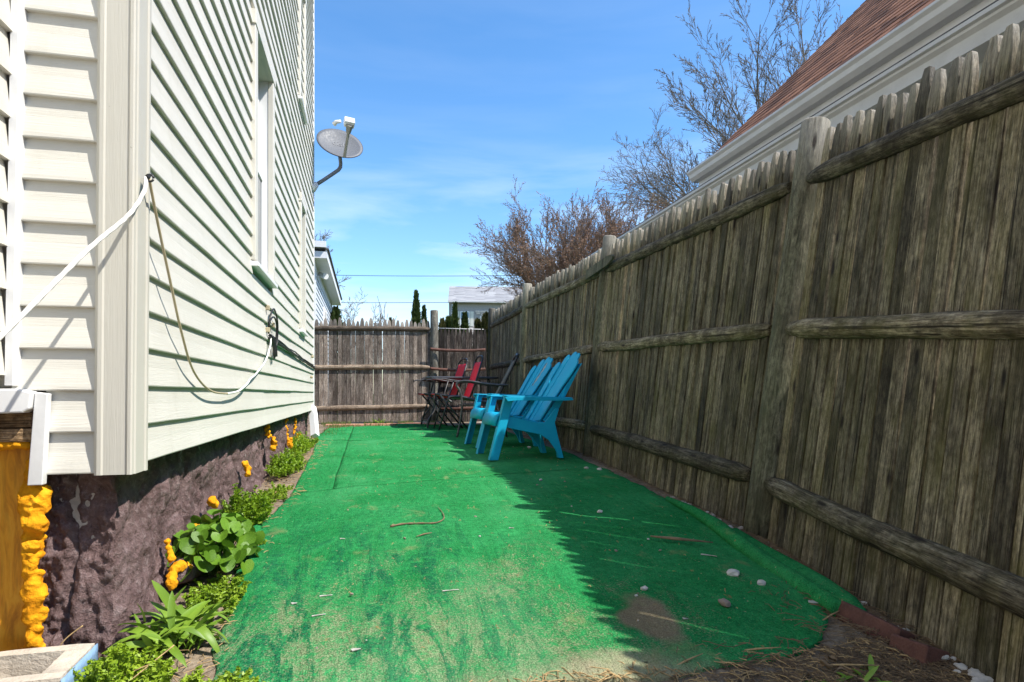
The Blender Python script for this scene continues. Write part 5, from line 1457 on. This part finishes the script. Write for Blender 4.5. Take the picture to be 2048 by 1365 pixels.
# long dry grass stalks leaning over the weed by the block
for i, (p_, lab) in enumerate((([(-.60, 1.50, -.71), (-.54, 1.55, -.665), (-.46, 1.64, -.615)], 'longest pale dry stalk lying over the small leaved weed'), ([(-.62, 1.53, -.70), (-.57, 1.57, -.66), (-.50, 1.60, -.64)], 'second pale dry stalk lying over the small leaved weed'), ([(-.735, 1.66, -.66), (-.715, 1.675, -.60), (-.675, 1.685, -.565)], 'thin dry stalk curving up against the purple stone'))):
    mb = MB(); mb.tube(smooth_path(p_, 6), .0016, 5); tag(mb.build('dry_stalk', M['straw']), lab, 'dry grass', 'dry stalks')

# ------------------------------------------------------------------ litter
q = random.Random(77)
# pine needles and dry straw (uncountable)
def needles(n, fn, name, mat, L=(.03, .08), w=.0011, seed=1):
    q = random.Random(seed); mb = MB()
    for i in range(n):
        x, y, lift = fn(q); z = gz(x, y) + lift; a = q.uniform(0, 6.283); l = q.uniform(*L); cv = q.gauss(0, .25)
        pts = []
        for k in range(4):
            t = k / 3 - .5; pts.append((x + math.cos(a + cv * t) * l * t, y + math.sin(a + cv * t) * l * t, z + .004 + q.uniform(0, .006) + .010 * q.random() * (1 - abs(2 * t))))
        mb.tube(pts, w, 3, False, True)
    o = mb.build(name, M[mat], fix=False); o['kind'] = 'stuff'; return o
def fencefoot(q):
    t = q.random(); y = lerp(1.05, 2.4, q.random() ** .8) if t < .75 else q.uniform(2.4, 7.0)
    bx = interp(y, [(b[1], b[0]) for b in BP]); return bx - .03 - abs(q.gauss(0, .10 if y < 1.9 else .035)), y, .006
def corner(q):
    y = 1.05 + abs(q.gauss(0, .22)); x = 1.25 + q.gauss(0, .22)
    if y > 1.5 and x < 1.25: y = 1.2 + .3 * q.random()
    return min(x, 1.56), y, .004 + (.014 if y > 1.47 else 0)
def front(q): return q.uniform(-.25, 1.5), q.uniform(1.05, 1.47), .003
o = needles(2600, corner, 'needle_litter', 'needle', seed=2); tag(o, 'brown pine needles heaped at the lower right corner', 'pine needles')
o = needles(1500, fencefoot, 'fence_litter', 'needle', seed=3); tag(o, 'scattered brown needles along the fence foot', 'pine needles')
o = needles(1300, front, 'straw_litter', 'straw', seed=4, w=.0014); tag(o, 'dry straw and stems along the near edge of the carpet', 'straw')
o = needles(700, lambda q: (q.uniform(-.62, -.36), lerp(1.5, 7.3, q.random()), .004), 'edge_straw', 'straw', (.02, .07), .0013, 6); tag(o, 'dry bits in the soil strip between carpet and house', 'straw')
o = needles(230, lambda q: (lerp(-.1, 1.5, q.random()), lerp(1.6, 8.5, q.random() ** 1.4), .024), 'carpet_crumbs', 'straw', (.004, .014), .0011, 7); tag(o, 'tiny dry crumbs sprinkled over the green carpet', 'debris')
# short grass along the back fence and path
mb = MB(); q = random.Random(12)
for i in range(2200):
    if i % 3: x, y = q.uniform(-.75, 1.1), 9.95 + abs(q.gauss(0, .10))
    elif i % 2: x, y = q.uniform(-.65, .5), 9.42 + q.gauss(0, .05)
    else: x, y = -.55 + abs(q.gauss(0, .12)), q.uniform(7.3, 9.6)
    if i % 3 and nz(x * 3, 5) < -.15: continue
    z = gz(x, y); h = q.uniform(.02, .07); a = q.uniform(0, 6.28); d = Vector((q.gauss(0, .3), q.gauss(0, .3), 1)).normalized() * h; s = Vector((math.cos(a), math.sin(a), 0)) * .004
    p = Vector((x, y, z)); mb.add([p - s, p + s, p + d], [(0, 1, 2)])
o = mb.build('short_grass', M['grass'], fix=False); tag(o, 'short yellow green grass along the foot of the back fence', 'grass', kind='stuff')
# white stones by the fence foot
peb = []
for k in range(4):
    bm = bmesh.new(); bmesh.ops.create_icosphere(bm, subdivisions=2, radius=1.0); mb = MB()
    for v in bm.verts: mb.v.append(tuple(v.co * (1 + .38 * mnoise.noise(v.co * 1.4 + Vector((k * 5.3, 0, 0))))))
    mb.f = [[v.index for v in f.verts] for f in bm.faces]; mb.sm = [False] * len(mb.f); bm.free(); peb.append(mb)
pm = {m_: [p.mesh('pebble', M[m_]) for p in peb] for m_ in ('pebble', 'pebble_brown')}
def pebble(x, y, s, mat, label, grp, lift=0.0):
    o = place('pebble', q.choice(pm[mat]), None); o.location = (x, y, gz(x, y) + lift + s * .35 + (.010 if y < 1.45 else 0)); o.scale = (s, s * q.uniform(.7, 1.2), s * .6); o.rotation_euler = (q.uniform(-.3, .3), q.uniform(-.3, .3), q.uniform(0, 6)); tag(o, label, 'stone', grp)
for i in range(64):
    y = q.choice([q.uniform(1.15, 1.36), q.uniform(1.15, 1.36), q.uniform(1.42, 2.3), q.uniform(2.3, 3.2)]); bx = interp(y, [(b[1], b[0]) for b in BP])
    pebble(bx - .022 - abs(q.gauss(0, .026)), y, q.uniform(.009, .017), 'pebble', 'white stone lying along the foot of the stockade fence', 'white stones along the stockade fence foot')
for (x, y, s, mat, lab) in ((1.60, 4.05, .020, 'pebble', 'larger of two white stones near the second fence post'), (1.53, 4.13, .016, 'pebble', 'smaller of two white stones near the second fence post'), (1.13, 2.86, .014, 'pebble', 'white stone alone in the shaded carpet'), (1.13, 1.73, .020, 'pebble_brown', 'brown stone left of the long bare patch'),
        (1.31, 1.95, .021, 'pebble', 'white stone beside the rolled carpet edge'), (1.36, 1.86, .017, 'pebble', 'pale stone at the end of the rolled carpet'), (.92, 1.88, .012, 'pebble', 'small white stone above the bare patch'), (1.46, 5.45, .02, 'pebble', 'white stone behind the blue chair leg'), (1.08, 3.75, .012, 'pebble', 'tiny white stone on the shaded carpet seam')):
    pebble(x * (.98 if y < 2.5 else 1), y, s, mat, lab, None, .016)
for i in range(44):
    pebble(q.uniform(-.35, 1.4), lerp(1.6, 8.6, q.random() ** 1.5), q.uniform(.003, .007), q.choice(['pebble', 'pebble_brown', 'pebble_brown']), 'tiny crumb of stone on the green carpet', 'tiny stone crumbs on the carpet', .016)
def chip(x, y, L, w, rz, label, mat='paper', bend=.002):
    q2 = random.Random(int(x * 100 + y * 1000)); mb = MB(); n = 6; a, b_ = [], []; L *= .8; w *= .8
    for i in range(n):
        t = i / (n - 1); ww = w * (.55 + .45 * math.sin(math.pi * t)) * q2.uniform(.7, 1.2); a.append(((t - .5) * L, -ww, bend * math.sin(3 * t))); b_.append(((t - .5) * L, ww, bend * math.cos(3 * t)))
    mb.add(a + b_, [[i, i+1, n+i+1, n+i] for i in range(n-1)]); o = mb.build('paper_scrap', M[mat], fix=False); o.modifiers.new('s', 'SOLIDIFY').thickness = .002
    o.location = (x, y, gz(x, y) + carpet_h(x, y) + .003); o.rotation_euler = (0, 0, R(rz)); tag(o, label, 'scrap', 'pale scraps on the carpet')
for a in ((-.03, 1.66, .030, .009, 30, 'white scrap of plastic on the worn carpet at lower centre'), (-.13, 2.05, .05, .005, 15, 'long white sliver on the near carpet by the crease'), (-.14, 1.88, .05, .0035, 20, 'thin white straw piece below the long sliver'), (.62, 2.62, .028, .006, 5, 'white chip in the sunlit carpet middle'), (.27, 2.02, .07, .003, 8, 'thin white thread across the near carpet'), (-.10, 2.62, .026, .006, 0, 'pale chip left of the curved stick'), (-.22, 1.98, .022, .010, 40, 'small white crumb in the bare ring'), (1.30, 2.14, .075, .006, -38, 'white stick lying by the rolled carpet'), (1.42, 1.70, .055, .014, -30, 'pale wood chip at the end of the fold'), (.93, 1.66, .02, .007, 0, 'white crumb on the long bare patch')): chip(*a)
# curved twig on the carpet, chip of bark by the fence
mb = MB(); tw = [(.10, 2.76), (.16, 2.79), (.23, 2.78), (.30, 2.77), (.345, 2.83), (.355, 2.95), (.35, 3.10)]
mb.tube(smooth_path([(x, y, gz(x, y) + carpet_h(x, y) + .006) for x, y in tw], 5), [(.0048 - .0032 * i / 30) * (1 + .3 * math.sin(i * 1.9)) for i in range(31)], 6); tag(mb.build('twig', M['stick']), 'curved brown twig lying on the sunlit carpet', 'twig')
mb = MB(); mb.tube([(x, y, gz(x, y) + carpet_h(x, y) + .006) for x, y in ((.20, 2.58), (.235, 2.615), (.27, 2.63))], [.0015, .0032, .0015], 5); tag(mb.build('twig', M['stick']), 'short brown twig bit below the curved twig', 'twig')
mb = MB(); mb.tube([(x, y, gz(x, y) + .030) for x, y in ((1.16, 2.36), (1.25, 2.31), (1.38, 2.24))], [.006, .012, .004], 6, flat=.6); tag(mb.build('bark_strip', M['stick']), 'dark strip of bark beside the rolled carpet edge', 'bark')
for i, (x, y, L, a) in enumerate(((1.02, 1.47, .16, -22), (1.20, 1.36, .20, -30), (.80, 1.44, .13, 10), (1.38, 1.60, .14, 15), (.35, 1.36, .12, 20))):
    mb = MB(); ca, sa = math.cos(R(a)), math.sin(R(a)); mb.tube([(x + ca * L * t, y + sa * L * t, gz(x, y) + .016 + .012 * math.sin(3 * t)) for t in (-.5, -.2, .1, .5)], [.002, .003, .0028, .0012], 5)
    tag(mb.build('twig', M['straw']), ['dry stem lying across the bare patch', 'longest dry stem below the seedling', 'dry stem at the carpet edge left of the bare patch', 'dry stem beside the brick', 'dry stem at the bottom centre'][i], 'twig', 'dry stems at the near edge')
# dead leaves in the soil strip and by the fence
for i in range(26):
    if i < 16: x, y = q.uniform(-.60, -.43), q.uniform(1.65, 6.2)
    else: x, y = q.uniform(1.15, 1.46), q.uniform(1.15, 1.42)
    s = q.uniform(.008, .016); mb = MB(); cv = q.uniform(.2, .7)
    mb.grid(5, 4, lambda u, v: ((u - .5) * 2 * s, (v - .5) * 2 * s * .6 * math.sin(math.pi * (.12 + .76 * u)), s * cv * (2 * v - 1) ** 2 + .3 * s * math.sin(5 * u + i)))
    o = mb.build('dead_leaf', M['stick'], fix=False); o.location = (x, y, gz(x, y) + .016); o.rotation_euler = (q.gauss(0, .3), q.gauss(0, .3), q.uniform(0, 6.28))
    tag(o, 'dry brown leaf in the soil strip along the house' if i < 16 else 'dry brown leaf among the needles by the brick', 'leaf', 'dead leaves along the house' if i < 16 else 'dead leaves near the brick')
# thin twig caught on the fence boards
mb = MB(); mb.tube(smooth_path([(1.76, 1.62, -.02), (1.72, 1.56, .012), (1.71, 1.50, .0), (1.70, 1.42, -.035)], 5), .0015, 5); tag(mb.build('twig', M['stick']), 'thin dark twig caught on the near fence boards', 'twig')
